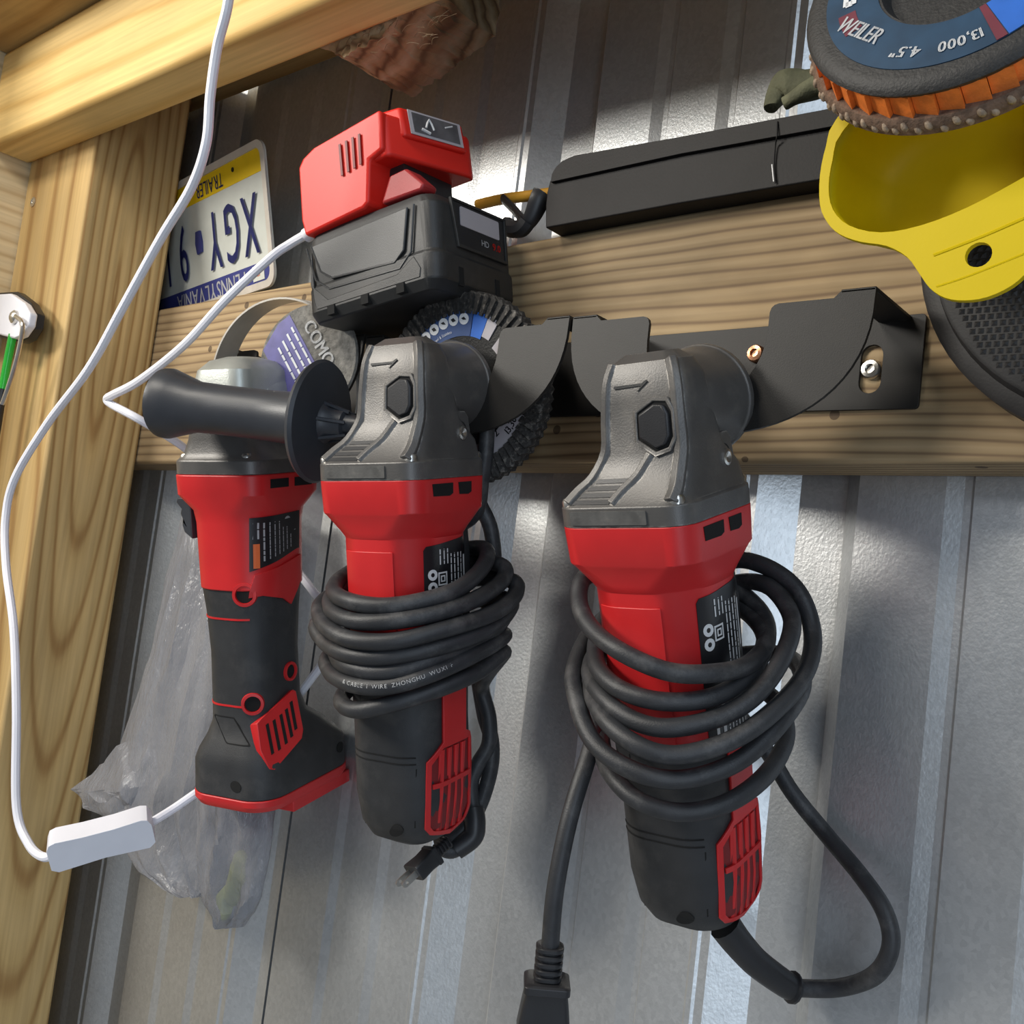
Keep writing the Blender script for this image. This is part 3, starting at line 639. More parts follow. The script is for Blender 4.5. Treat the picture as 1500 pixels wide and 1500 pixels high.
def arcfn(rad, a_mid, flip, h, cen=None):
    # text along an arc; flip=+1 letters' tops point outwards
    return lambda u, v: dfn(*(lambda a, r: (math.cos(a)*r, math.sin(a)*r))(a_mid - flip*u/rad, rad+flip*v), h)
# screen-wise: u axis of dfn is -x, so angles run mirrored; angle A (deg) counted from +x, seen from the front
seg = lambda r0, r1, a0, a1, n=16: [(-x, y) for x, y in ringseg(r0, r1, D2R(a0), D2R(a1), n)]
tfn = lambda rad, am, flip, h: (lambda u, v: (lambda a, r: dfn(-math.cos(a)*r, math.sin(a)*r, h))(D2R(am)-flip*u/rad, rad+flip*v))
b = new(); prism(b, [seg(0.031, 0.0455, 78, 205)], 0.0001, 0.0008, dfn); part('blue_label', b, 'bluelabel', fd)
b = new(); prism(b, [seg(0.031, 0.0455, 64, 77)], 0.0001, 0.0009, dfn); part('bright_blue_label', b, 'bluebright', fd)
b = new(); prism(b, [seg(0.033, 0.0455, 54, 63.5)], 0.0001, 0.0009, dfn); prism(b, [seg(0.031, 0.0455, 28, 46)], 0.0001, 0.0009, dfn); prism(b, [seg(0.034, 0.0455, -78, 20)], 0.0001, 0.0009, dfn); part('grey_label', b, 'labelwhite', fd)
b = new()
for i in range(9):
    a = D2R(86+i*10.5); prism(b, [[(-math.cos(a)*0.0408+x, math.sin(a)*0.0408+y) for x, y in circ(0, 0, 0.0034, 14)]], 0.0008, 0.0011, dfn)
text(b, 'Grinding for Steel & Stainless', 0.0017, tfn(0.0335, 122, 1, 0.0012), sx=0.8)
part('label_icon', b, 'print', fd, smooth=0)
b = new()
for i in range(9):
    a = D2R(86+i*10.5); rr_ = random.Random(i); x0, y0 = -math.cos(a)*0.0408, math.sin(a)*0.0408
    prism(b, [[(x0-0.0018, y0-0.0006), (x0+0.0004, y0-0.0014+rr_.uniform(0, .001)), (x0+0.0018, y0+0.0004), (x0-0.0002, y0+0.0012)]], 0.0011, 0.0013, dfn)
part('icon_mark', b, 'labelblack', fd, smooth=0); b = new(); text(b, '4-1/2"', 0.0044, tfn(0.0370, -55, -1, 0.0012), sx=1.0, bold=0.02); part('size_mark', b, 'labelblack', fd, smooth=0); b = new(); text(b, '13,300', 0.0042, tfn(0.0420, -32, -1, 0.0012), sx=0.9, bold=0.02)
part('speed_mark', b, 'labelblack', fd, smooth=0)

# ------------------------------------------------------------------ cords wound round the grinders
def axis_pts(root, lst):
    """(px, py, d): point d mm in front of the plane through the tool's long axis facing the lens"""
    m = mat_of(root); o = m.translation; ax = (m.to_3x3() @ Vector((0, 0, 1))).normalized(); out = []
    for px, py, d in lst:
        r = ray(px, py); n = (FW - ax*FW.dot(ax)).normalized()
        w_ = CAM + r*((o - n*(d+(1.6 if d > 20 else 0))/1000 - CAM).dot(n)/r.dot(n))
        out.append(w_ if w_.y < -0.010 else P(px, py, -0.010-0.012*min(1, (w_.y+0.010)/0.02)))
    return out
rc = [(806, 1384, 26), (814, 1300, 24), (834, 1200, 18), (862, 1108, 4), (885, 1040, -18), (950, 1000, -38), (1060, 990, -40), (1130, 1020, -18), (1152, 1072, 4), (1128, 1128, 28), (1070, 1174, 42), (1000, 1190, 44), (938, 1174, 38), (900, 1140, 24), (884, 1104, 6),
      (888, 1040, -22), (960, 980, -42), (1070, 960, -42), (1150, 960, -22), (1176, 1000, 14), (1142, 1060, 34), (1080, 1116, 45), (1000, 1142, 48), (930, 1130, 44), (872, 1090, 30), (846, 1030, 12), (842, 975, -8), (880, 910, -34), (960, 870, -46), (1060, 825, -38), (1112, 826, -20), (1166, 862, -6), (1190, 925, 6), (1180, 985, 24), (1135, 1040, 40), (1070, 1085, 49), (990, 1106, 50), (930, 1090, 45), (884, 1050, 28), (866, 1000, 2),
      (890, 950, -30), (960, 920, -44), (1060, 860, -40), (1120, 856, -14), (1158, 900, 6), (1152, 950, 24), (1115, 1010, 38), (1060, 1048, 44), (985, 1066, 45), (930, 1056, 38), (884, 1022, 22), (864, 980, -2), (890, 930, -32), (960, 890, -44), (1060, 880, -38), (1118, 925, 2), (1104, 980, 24), (1058, 1016, 38), (1000, 1028, 41), (940, 1022, 37), (892, 998, 24), (872, 960, 4),
      (890, 900, -30), (960, 850, -44), (1050, 850, -40), (1110, 890, -16), (1124, 935, 8), (1098, 972, 30), (1046, 986, 42), (980, 984, 44), (912, 956, 36), (866, 920, 18), (848, 880, 0), (858, 845, -14), (900, 850, -36), (980, 920, -50), (1060, 1020, -48), (1120, 1095, -36), (1160, 1160, -24), (1210, 1222, -14), (1262, 1284, -8), (1296, 1336, -4), (1305, 1385, 0), (1282, 1428, 4), (1228, 1447, 6), (1162, 1447, 6)]
def cord(root, pts, r, name='power_cord', end_ext=None):
    b = new(); w = axis_pts(root, pts)
    q = tube(b, w, r, 12, 7); return part(name, b, 'cord', root, world=True), q
pc, rq = cord(RG, rc, 0.0041)
inv = mat_of(RG).inverted()
def sub(name, bm, mat, par, root, **k): bm.transform(mat_of(root).inverted()); return part(name, bm, mat, par, **k)
b = new(); sr = axis_pts(RG, [(1164, 1447, 6), (1150, 1441, 7), (1108, 1410, 8), (1080, 1380, 8), (1062, 1356, 8)])
tube(b, sr, lambda t: 0.0066 if t < 0.06 else (0.0075 if t < 0.14 else 0.0058+0.0020*t), 14, 8); sub('strain_relief', b, 'black', pc, RG)
def plug(root, cordpart, tip, direction, side, k=1.0, prong=True):
    """moulded two-blade plug: ribbed neck, flange and flat body; tip = where the cord enters"""
    d = Vector(direction).normalized(); s = Vector(side); s = (s - d*s.dot(d)).normalized(); n = d.cross(s)
    M4 = Matrix((( s.x, n.x, d.x, tip.x), (s.y, n.y, d.y, tip.y), (s.z, n.z, d.z, tip.z), (0, 0, 0, 1)))
    b = new()
    for i in range(5):
        z = i*3.6*k
        ring = lambda a, zz: [M4 @ (Vector((x*k, y*k, zz))/1000) for x, y in rr2(a, a*0.85, a*0.6, 4)]
        loft(b, [ring(6.2, z), ring(6.8, z+0.4), ring(6.8, z+2.0*k), ring(6.2, z+2.4*k)]); loft(b, [ring(5, z+2.0*k), ring(5, z+4.2*k)])
    pl = sub('plug', b, 'black', cordpart, root, bevel=0)
    b = new(); R_ = lambda a, c, zz, r=2.5: [M4 @ (Vector((x*k, y*k, zz*k))/1000) for x, y in rr2(a, c, r, 4)]
    loft(b, [R_(9.5, 8, 17), R_(11.2, 9.0, 18), R_(11.2, 9.0, 21.5), R_(10.2, 8.4, 21.8), R_(11.5, 7.2, 30), R_(13, 7.5, 42), R_(12.6, 7.2, 44)])
    sub('plug_body', b, 'black', cordpart, root, smooth=30, bevel=0.0004)
    if prong:
        for sx in (-1, 1):
            b = new()
            prism(b, [[(-3.1, 43), (3.1, 43), (3.1, 58), (1.6, 60.5), (-1.6, 60.5), (-3.1, 58)], circ(0, 56, 1.5, 10)[::-1]], -0.75, 0.75, lambda u, v, d: M4 @ (Vector((sx*6.3+d, u, v))*k/1000))
            sub('plug_blade', b, 'steel', cordpart, root)
p0, p1 = rq[0], rq[6]
plug(RG, pc, p0, (p0-p1), RT, 0.92)

mc = [(640, 1238, -14), (662, 1246, -14), (686, 1228, -18), (694, 1196, -22), (690, 1150, -26), (700, 1120, -28), (716, 1090, -30), (716, 1050, -32), (706, 1010, -34),
      (712, 990, -20), (738, 955, 2), (700, 984, 24), (640, 1010, 38), (570, 1032, 42), (520, 1040, 34), (500, 1026, 18), (520, 1005, -10), (590, 985, -42), (690, 960, -38), (738, 930, -6),
      (715, 948, 22), (640, 984, 43), (570, 1005, 46), (515, 1002, 36), (484, 984, 14), (486, 958, -8), (560, 930, -44), (680, 915, -40), (740, 895, -8),
      (712, 932, 20), (640, 964, 40), (570, 984, 45), (516, 978, 34), (494, 962, 14), (500, 935, -14), (580, 900, -42), (690, 880, -38), (748, 880, -6),
      (722, 918, 22), (650, 946, 41), (570, 962, 46), (510, 958, 36), (476, 940, 14), (468, 910, -8), (540, 880, -44), (680, 850, -40), (748, 850, -8), (754, 872, 6),
      (722, 898, 26), (650, 922, 43), (570, 940, 48), (505, 934, 38), (470, 906, 12), (480, 876, -14), (560, 850, -44), (680, 825, -40), (734, 828, -8), (736, 850, 6),
      (700, 876, 28), (640, 898, 41), (570, 910, 45), (512, 908, 35), (484, 888, 12), (500, 860, -16), (580, 830, -44), (680, 805, -36), (712, 806, -6), (706, 832, 14),
      (672, 862, 32), (620, 880, 40), (560, 888, 42), (510, 880, 32), (489, 864, 8), (510, 840, -24), (590, 800, -46), (688, 760, -34), (706, 700, -22), (713, 640, -20), (711, 580, -20), (697, 535, -24), (672, 512, -28), (650, 520, -46), (670, 610, -50), (696, 720, -48), (720, 780, -44), (722, 860, -44), (700, 960, -44), (708, 1040, -40), (720, 1085, -34), (718, 1130, -30), (700, 1185, -26), (672, 1222, -18), (640, 1232, -10)]
pm, mq = cord(MG, mc, 0.0046)
b = new(); ks = axis_pts(MG, [(694, 1186, -20), (696, 1206, -16), (692, 1226, -14), (668, 1244, -12)]); tube(b, ks, 0.0062, 12, 6); sub('strain_relief', b, 'black', pm, MG)
pt_ = axis_pts(MG, [(656, 1232, -6), (600, 1284, 12)])
plug(MG, pm, pt_[0], pt_[1]-pt_[0], RT+UP*0.6, 0.62)
# print on the cord of the middle grinder: letters follow the strand
b = new(); strand = spline(axis_pts(MG, [(484, 984, 14+4), (515, 1002, 36), (570, 1005, 46), (640, 984, 43), (715, 948, 22)]), 40)
cum = [0.0]
for p, q in zip(strand, strand[1:]): cum.append(cum[-1]+(q-p).length)
def on_strand(u, v):
    u = max(0, min(cum[-1]-1e-6, u)); i = 0
    while cum[i+1] < u: i += 1
    k = (u-cum[i])/(cum[i+1]-cum[i]); p = strand[i].lerp(strand[i+1], k); t = (strand[i+1]-strand[i]).normalized()
    n = (CAM-p); n = (n - t*n.dot(t)).normalized(); s_ = n.cross(t); a = v/0.0046
    return p + (n*math.cos(a)+s_*math.sin(a))*0.00485
text(b, '& CABLE  1  WIRE  ZHONGHU  WUXI  FT-1', 0.0020, lambda u, v: on_strand(u+cum[-1]*0.5, v-0.0008), sx=1.0, gap=0.2); sub('cord_print', b, 'cordprint', pm, MG, smooth=0)

# ================================================================== cordless grinder on the left
LG = thing('cordless_grinder', 'red and black cordless grinder without battery hanging leftmost in front of the clear bag', 'angle grinder',
           (-0.5627, -0.1200, ZO+0.1008), (D2R(12.3), D2R(-3.0), D2R(14.0)), 1.037, 'grinders hanging on the rack')
LGEAR = [(-43.5, 34, 34, 13), (-35, 34, 34, 13), (-34, 33, 33, 13), (-30, 29, 31.5, 12), (-22, 25, 31, 11), (-8, 23.4, 29.4, 11)]  # dark grey carried up the head, standing for the side handle's shade
LHEAD = [(-10, 23, 29, 11), (10, 22, 28, 11), (20, 20, 26, 11), (26, 15, 20, 10), (28.5, 8, 11, 7)]
b = new(); sections(b, LGEAR, 6); part('gear_flange', b, 'gear', LG, smooth=28, bevel=0.0006)
b = new(); sections(b, LHEAD, 6); lathe(b, (0, 0, 0.003), (0, 1, 0), [(0.023, -0.005), (0.0245, 0.030), (0.026, 0.032), (0.026, 0.037), (0.018, 0.039)], 32); part('gear_head', b, 'gearsilver', LG, smooth=30, bevel=0.0008)
b = new(); lathe(b, (0, 0, 0.003), (0, 1, 0), [(0.021, 0.037), (0.021, 0.044), (0.013, 0.046), (0.006, 0.047), (0.006, 0.058)], 28); part('spindle_collar', b, 'steel', LG)
for sx, sy in ((1, -1), (-1, -1)):
    b = new(); screw_lathe(b, Vector((sx*24.0, sy*28.0, -33.4))/1000, (0, 0, 1), 0.0036); part('screw', b, 'steel', LG)
LBODY = [(-43.5, 34.5, 34.5, 13), (-56, 34, 34, 13), (-66, 30.2, 30.8, 22), (-74, 29.5, 30, 23), (-115, 28.5, 29.5, 23)]
b = new(); sections(b, LBODY, 7); part('motor_housing', b, 'red', LG, smooth=30, bevel=0.0008)
lf = lambda u, v, d: surf(LBODY, u, v, d)
b = new()
for s0, s1 in ((-20, -3), (3, 20)): prism(b, [rect(s0, s1, -52, -46.5)], 0.0, 0.35, lf, 3)
part('air_inlet', b, 'shadeblack', LG)
b = new(); prism(b, [[(-28, -103), (9, -92), (12, -92), (12, -68), (-28, -70)]], 0.0, 0.4, lf, 3); lab = part('rating_label', b, 'labelblack', LG, smooth=60)
b = new(); pt2 = lambda u, v: surf(LBODY, u, v, 0.6)
for uu_, vv_ in ((0, -73.5), (6.5, -77)): prism(b, [circ(uu_, vv_, 3.0, 16), circ(uu_, vv_, 1.5, 12)[::-1]], 0.4, 0.55, lf, 3)
for i in range(9):
    u = -25.5+i*3.6; scribble(b, -99+i*1.1 if i > 1 else -83, -73-(4 if i > 5 else 0)-(5 if i > 7 else 0), 0, 1.1 if i in (0, 1, 2) else 0.7, (lambda u_: (lambda x, y: pt2(u_-y, x)))(u), i+5)
part('label_print', b, 'printgrey', lab, smooth=0)
b = new(); prism(b, [rect(-25.5, -21.6, -101, -86)], 0.4, 0.6, lf, 3); part('warning_print', b, 'orange', lab, smooth=0)
LGRIP = [(-113, 27.5, 28.5, 21), (-130, 25.5, 27, 20), (-156, 23.5, 25.5, 18), (-188, 23.0, 26, 17), (-200, 23.5, 29, 17, 3), (-209, 26, 37, 17, 8), (-217, 30, 43, 18, 10), (-224, 33, 47, 19, 12.5), (-244, 33.5, 47.5, 19, 12.5)]
b = new(); sections(b, LGRIP, 7); part('rear_grip', b, 'rubber', LG, smooth=35, bevel=0.0008)
gf = lambda u, v, d: surf(LGRIP, u, v, d)
b = new(); prism(b, [[(-28, -115), (-25, -105), (12, -96), (12, -112), (4, -127), (-4, -122), (-20, -118), (-28, -119)]], 0.0, 1.4, lambda u, v, d: surf(LBODY+LGRIP[1:3], u, v, d), 3); part('red_chevron', b, 'red', LG, bevel=0.0005)
b = new()
for zz in (-133, -188):
    prism(b, [[(-84, zz-0.6), (-26, zz-0.6), (-26, zz+0.6), (-84, zz+0.6)]], -0.3, 0.35, gf, 2)
part('red_seam', b, 'red', LG)
for s_, z_, r_ in ((-30, -117, 7.8), (-25, -186, 7.2), (5, -171, 6.4)):
    c = surf(LGRIP, s_, z_, 0); n = (surf(LGRIP, s_, z_, 1.0)-c).normalized()
    b = new(); lathe(b, c-n*0.001, n, [(r_/1000, 0), (r_*0.95/1000, 0.0024), (r_*0.72/1000, 0.0026), (r_*0.66/1000, 0.0008), (0, 0.0008)], 22); bs = part('screw_boss', b, 'red', LG)
    b = new(); lathe(b, c, n, [(r_*0.66/1000, 0), (r_*0.66/1000, 0.0004), (0, 0.0004)], 18); part('screw_hole', b, 'shadeblack', bs)
mL = mat_of(LG); vc_ = surf(LGRIP, -17, -205, 4.2); vn_ = (mL.to_3x3() @ (surf(LGRIP, -23, -205, 3.2)-surf(LGRIP, -23, -205, 2.2)).normalized()).normalized(); vo_ = mL @ vc_
vn_ = (vn_ + Vector((0, 0, 0.30))).normalized(); vx_ = Vector((0, 0, 1)).cross(vn_).normalized(); vy_ = vn_.cross(vx_)
def vpl(px, py): r = ray(px, py); q = CAM + r*((vo_-CAM).dot(vn_)/r.dot(vn_)) - vo_; return q.dot(vx_), q.dot(vy_)
vfn = lambda u, v, d: vo_ + vx_*u + vy_*v + vn_*d
vpoly = [vpl(*p) for p in ((376, 1060), (384, 1051), (429, 1010), (434, 1012), (445, 1069), (443, 1081), (403, 1128), (395, 1127), (381, 1099))]
b = new(); prism(b, [vpoly], -0.010, 0.0, vfn); vg = part('air_outlet', b, 'red', LG, world=True, bevel=0.0006)
for (xa, ya), (xb, yb) in (((391, 1061), (399, 1105)), ((401, 1055), (409, 1099)), ((411, 1047), (419, 1090)), ((419, 1039), (427, 1080)), ((426, 1028), (433, 1069))):
    b = new(); prism(b, [[vpl(xa-2, ya+1), vpl(xa+2, ya-2), vpl(xb+2.5, yb-2), vpl(xb-1.5, yb+1)]], 0.0, 0.0003, vfn); sub('outlet_slot', b, 'shadeblack', vg, LG)
b = new(); sections(b, [(-244, 33.8, 47.8, 19, 12.5), (-248, 33.8, 47.8, 19, 12.5), (-252, 31.5, 45.5, 18, 12.5)], 7)
box(b, 0.006, 0.0312, -0.006, 0.055, -0.2590, -0.2505); box(b, -0.0312, -0.006, -0.006, 0.055, -0.2590, -0.2505)
part('battery_foot', b, 'red', LG, smooth=30, bevel=0.0007)
for s_, z_ in ((-62, -235.5), (30, -231)):
    b = new(); prism(b, [circ(s_, z_, 4.2, 16, 3.6)], -0.2, 0.3, gf, 2); part('foot_screw_hole', b, 'shadeblack', LG)
b = new(); prism(b, [rect(-58, -40, -211, -195, 1), rect(-57.4, -40.6, -210.4, -195.6, 1)[::-1]], -0.2, 0.3, gf, 3); part('badge_outline', b, 'shadeblack', LG, smooth=0)
# slide switch on the left flank
b = new(); tw = [(-29.5, -58), (-40, -59), (-41, -62), (-37.0, -66), (-38, -69), (-36.5, -72), (-37, -76), (-35, -81), (-29, -85)]
prism(b, [tw], -21, -9, lambda u, v, d: Vector((u, d, v))/1000); part('slide_switch', b, 'handle', LG, bevel=0.0008)
b = new(); prism(b, [[(-28, -57.5), (-37, -57.5), (-38.5, -54), (-38.3, -49), (-30, -47.5)]], -22, -6, lambda u, v, d: Vector((u, d, v))/1000); part('switch_guard', b, 'red', LG, bevel=0.001)
# wheel guard band behind the head
b = new(); g0 = Vector((0, 0, 0.008))
pr = [(0.0600, 0.036), (0.0612, 0.036), (0.0612, 0.056), (0.0600, 0.056), (0.0600, 0.036)]
lathe(b, g0, (0, 1, 0), pr, 40, (0, 0, 1), D2R(20), D2R(200), caps=False); part('wheel_guard', b, 'guardmetal', LG, smooth=40)

# cut-off disc with the purple label standing behind the left grinder
cc = P(452, 528, -0.098); dn = Vector((0.30, -0.93, -0.02)).normalized(); dx, dy, da = frame_of(dn)
cdk = thing('cutting_disc', 'worn grey cutting disc with purple printed label under the battery', 'disc', cc - Vector((0, 0, 0.037)))
b = new(); lathe(b, cc, dn, [(0.006, -0.0015), (0.0365, -0.0015), (0.0375, 0.0), (0.0365, 0.0015), (0.006, 0.0015)], 48); part('abrasive_wheel', b, 'greydisc', cdk, world=True)
cfn = lambda u, v, d: cc + dx*u + dy*v + dn*d
rot2 = lambda u, v, a: (u*math.cos(a)-v*math.sin(a), u*math.sin(a)+v*math.cos(a))
b = new(); lab_ = [rot2(x, y, D2R(-52)) for x, y in ((-0.026, -0.0245), (0.026, -0.0245), (0.0345, -0.006), (0.0345, 0.004), (-0.0345, 0.004), (-0.0345, -0.006))]
prism(b, [lab_], 0.0012, 0.0019, cfn); part('purple_label', b, 'purple', cdk, world=True)
b = new(); text(b, 'COMO', 0.0085, lambda u, v: cfn(*rot2(u-0.004, v+0.009, D2R(-52)), 0.0024), sx=0.9, bold=0.02)
for i, yv in enumerate((0.0005, -0.0045, -0.0095, -0.0145)): scribble(b, -0.026+i*0.002, 0.024-i*0.004, yv, 0.0015, lambda u, v: cfn(*rot2(u, v, D2R(-52)), 0.0024), 60+i)
part('label_print', b, 'print', cdk, world=True, smooth=0)

# ================================================================== battery pack with power adapter
BL, BW, BH = 0.1088, 0.0780, 0.0575
BP = thing('battery_pack', 'big black tool battery lying tilted on the rack behind the flap disc', 'battery', (-0.5098, -0.1205, ZO+0.1489), (D2R(5.9), D2R(-8.5), D2R(2.4)))
mb = mat_of(BP)
def bxpt(px, py, d=0):           # photo point on the front face of the pack -> local (x, z)
    o = mb.translation; n = mb.to_3x3() @ Vector((0, -1, 0)); r = ray(px, py); w_ = CAM + r*((o+n*d-CAM).dot(n)/r.dot(n)); l = mb.inverted() @ w_; return l.x, l.z
def byzp(px, py):                # photo point on the right face -> local (y, z)
    o = mb @ Vector((BL, 0, 0)); n = mb.to_3x3() @ Vector((1, 0, 0)); r = ray(px, py); w_ = CAM + r*((o-CAM).dot(n)/r.dot(n)); l = mb.inverted() @ w_; return l.y, l.z
b = new()
rg = lambda a0, a1, y0, y1, r, z: [Vector(((a0+a1)/2+x, (y0+y1)/2+y, z)) for x, y in rr2((a1-a0)/2, (y1-y0)/2, r, 5)]
loft(b, [rg(0.004, BL-0.006, 0.004, BW-0.004, 0.006, 0.0), rg(0.0005, BL, 0.0, BW, 0.010, 0.006), rg(0, BL, 0, BW, 0.010, 0.021), rg(0.0012, BL-0.0012, 0.0012, BW-0.0012, 0.010, 0.023), rg(0.0012, BL-0.0012, 0.0012, BW-0.0012, 0.010, BH-0.006), rg(0.002, BL-0.006, 0.004, BW-0.004, 0.010, BH)])
part('battery_case', b, 'blackgrey', BP, smooth=30, bevel=0.0008)
ff = lambda u, v, d: Vector((u, 0.0012-d, v))
zig = [bxpt(x, y) for x, y in ((448, 372), (455, 415), (481, 436), (582, 399), (606, 372), (690, 366))]
low = [(BL-0.012, 0.0072), (0.0105, 0.0072)]
b = new(); prism(b, [[(max(0.008, x), z) for x, z in zig[:1]] + [(min(x, BL-0.011), z-0.001) for x, z in zig[1:]] + low], 0.0, 0.0016, ff); part('lower_bumper', b, 'blackgrey', BP, bevel=0.0007)
inner = [bxpt(x, y) for x, y in ((456, 362), (470, 398), (487, 407), (578, 384), (591, 366), (596, 304))]
outer2 = [bxpt(x, y) for x, y in ((449, 365), (463, 411), (483, 423), (586, 393), (602, 369), (606, 299))]
b = new(); prism(b, [inner], 0.0, 0.0012, ff); part('side_panel', b, 'panelgrey', BP, bevel=0.0004)
b = new()
for pl_ in (inner, outer2):
    tube(b, [ff(u, v, 0.0012) for u, v in pl_], 0.0007, 6, 1, smooth=False)
part('panel_edge', b, 'panelgrey', BP, smooth=40)
for px, py in ((487, 480), (536, 459), (588, 438)):
    x, z = bxpt(px, py); b = new(); box(b, x-0.003, x+0.003, -0.0008, 0.01, 0.0015, 0.0072); part('drain_slot', b, 'shadeblack', BP)
rf = lambda u, v, d: Vector((BL-0.0012+d, u, v))
win = [(0.0170, 0.0540), (0.0655, 0.0540), (0.0655, 0.0290), (0.0215, 0.0290)]
b = new(); prism(b, [win], 0.0, 0.0012, rf); wp = part('end_panel', b, 'black', BP, bevel=0.0006)
b = new(); prism(b, [[(0.0150, 0.0555), (0.0675, 0.0555), (0.0675, 0.0270), (0.0205, 0.0270)], win[::-1]], 0.0, 0.0020, rf); part('panel_rim', b, 'blackgrey', BP, bevel=0.0004)
b = new(); prism(b, [rect(0.0235, 0.0600, 0.0405, 0.0520, 0.001)], 0.0012, 0.0018, rf); part('blank_sticker', b, 'labelwhite', BP, label='pale blank sticker')
b = new(); text(b, 'HD', 0.0036, lambda u, v: rf(u+0.046, v+0.0330, 0.0015), sx=1.0); part('grey_print', b, 'printgrey', wp, smooth=0)
b = new(); text(b, '9.0', 0.0042, lambda u, v: rf(u+0.057, v+0.0330, 0.0015), sx=1.0, bold=0.02); part('red_print', b, 'redbright', wp, smooth=0)
for yv in (0.022, 0.056):
    b = new(); box(b, BL-0.001, BL+0.0004, yv-0.002, yv+0.002, 0.004, 0.015); part('end_slot', b, 'shadeblack', BP)
# red release button at the top front edge
bt = [bxpt(x, y) for x, y in ((553, 297), (565, 256), (590, 244), (616, 266), (612, 276))]
b = new(); prism(b, [bt], -0.014, -0.0015, ff); part('release_button', b, 'buttonred', BP, bevel=0.0015)
AD = thing('power_adapter', 'red clip-on power adapter with slots sitting on top of the black battery', 'adapter', mb @ Vector((BL/2, 0.02, BH)), (D2R(5.9), D2R(-8.5), D2R(2.4)))
A0 = Vector((BL/2, 0.02, BH))
def adp(bm): bm.transform(Matrix.Translation(-A0)); return bm
leg = [(0.0045, 0.0552), (0.0015, 0.0660), (0.0006, 0.1010), (0.0040, 0.1050), (0.0140, 0.1090), (0.0735, 0.1138), (0.0735, 0.0895), (0.0625, 0.0865), (0.0602, 0.0610), (0.0558, 0.0585)]
b = new(); prism(b, [leg], -0.020, 0.003, lambda u, v, d: Vector((u, 0.0012-d, v))); part('adapter_front', adp(b), 'redbright', AD, smooth=30, bevel=0.0022, seg=3)
zt_ = lambda x: 0.1078+0.078*max(0.0, x-0.004) if x > 0.014 else 0.1030+0.4*x
plan = [(0.0010, 0.004), (0.0150, 0.004), (0.0735, 0.0005), (0.0765, 0.0040), (0.0905, 0.0600), (0.0880, 0.0655), (0.0150, 0.0655), (0.0010, 0.0655)]
b = new(); loft(b, [[Vector((x, y, 0.0862)) for x, y in plan], [Vector((x-0.002*(x > 0.07), y, zt_(x)-0.0005)) for x, y in plan]])
part('adapter_top', adp(b), 'redbright', AD, smooth=30, bevel=0.0020, seg=3)
b = new(); box(b, 0.006, 0.074, 0.016, 0.060, BH+0.0003, 0.0868); part('dark_gap_block', adp(b), 'black', AD)  # support block coloured black for the shade in the gap under the bar
plan2 = [(0.0590, 0.0080), (0.0765, 0.0115), (0.0885, 0.0560), (0.0700, 0.0560)]
b = new(); loft(b, [[Vector((x+0.0035*(x > 0.072), y, 0.100)) for x, y in plan2], [Vector((x, y, 0.1195)) for x, y in plan2]]); hump = part('port_housing', adp(b), 'redbright', AD, smooth=30, bevel=0.002, seg=3)
e0 = Vector((0.0778, 0.0152, 0.1185)); eu = Vector((0.0104, 0.0395, 0)); ed = Vector((0.0026, 0, -0.0165)); en = eu.cross(ed).normalized()
if en.x < 0: en = -en
lfn = lambda u, v, d: e0 + eu*u + ed*v + en*(d+0.0006)
b = new(); prism(b, [rect(0.02, 0.96, 0.02, 0.98, 0)], 0.0, 0.0005, lfn); sk = part('clear_sticker', adp(b), 'labelwhite', AD)
b = new(); prism(b, [rect(0.08, 0.90, 0.10, 0.88, 0)], 0.0005, 0.0008, lfn); part('sticker_face', adp(b), 'tape', sk)
b = new(); tube(b, [lfn(0.30, 0.60, 0.0009), lfn(0.38, 0.22, 0.0009), lfn(0.44, 0.62, 0.0009)], 0.0007, 5, 2); tube(b, [lfn(0.22, 0.70, 0.0009), lfn(0.36, 0.80, 0.0009)], 0.0009, 5, 2); tube(b, [lfn(0.66, 0.36, 0.0009), lfn(0.80, 0.22, 0.0009)], 0.0005, 5, 2); part('sticker_print', adp(b), 'print', sk)
b = new()
for i in range(4):
    xa, za = bxpt(497+9.5*i, 211-5*i, 0.003); xb, zb = bxpt(501+9.0*i, 257-5.5*i, 0.003)
    prism(b, [[(xa-0.0009, za), (xa+0.0009, za), (xb+0.0009, zb), (xb-0.0009, zb)]], 0.0036, 0.0043, lambda u, v, d: Vector((u, 0.0012-d, v)))
part('slot', adp(b), 'reddark', AD)

# ================================================================== white power cord with inline switch
def at(px, py, y): return P(px, py, y)
sa = at(72, 1248, -0.165); rb = ray(224, 1208); sb = CAM + rb*((sa-CAM).dot(FW)*1.03/rb.dot(FW)); sd = (sb-sa).normalized()
sn = -FW + Vector((0, 0, -0.42)); sn = (sn - sd*sn.dot(sd)).normalized(); sup = sn.cross(sd)
if sup.z < 0: sup = -sup
wc = [mb @ Vector((0.010, 0.010, 0.0655)), mb @ Vector((-0.003, 0.009, 0.0625)), at(424, 358, -0.119), at(396, 378, -0.125), at(330, 440, -0.132), at(270, 505, -0.138), at(205, 557, -0.140), at(166, 578, -0.140), at(157, 584, -0.139), at(163, 592, -0.137), at(205, 615, -0.128), at(262, 650, -0.092), at(300, 682, -0.060), at(340, 715, -0.046), at(400, 790, -0.046), at(445, 848, -0.042), at(480, 895, -0.040), at(500, 925, -0.040), at(492, 945, -0.040), at(470, 975, -0.042), at(430, 1028, -0.044), at(370, 1100, -0.046), at(320, 1142, -0.062), at(290, 1160, -0.085), at(255, 1184, sb.y+0.018), at(218, 1207, sb.y+0.002)]
b = new(); tube(b, wc, 0.0030, 10, 8)
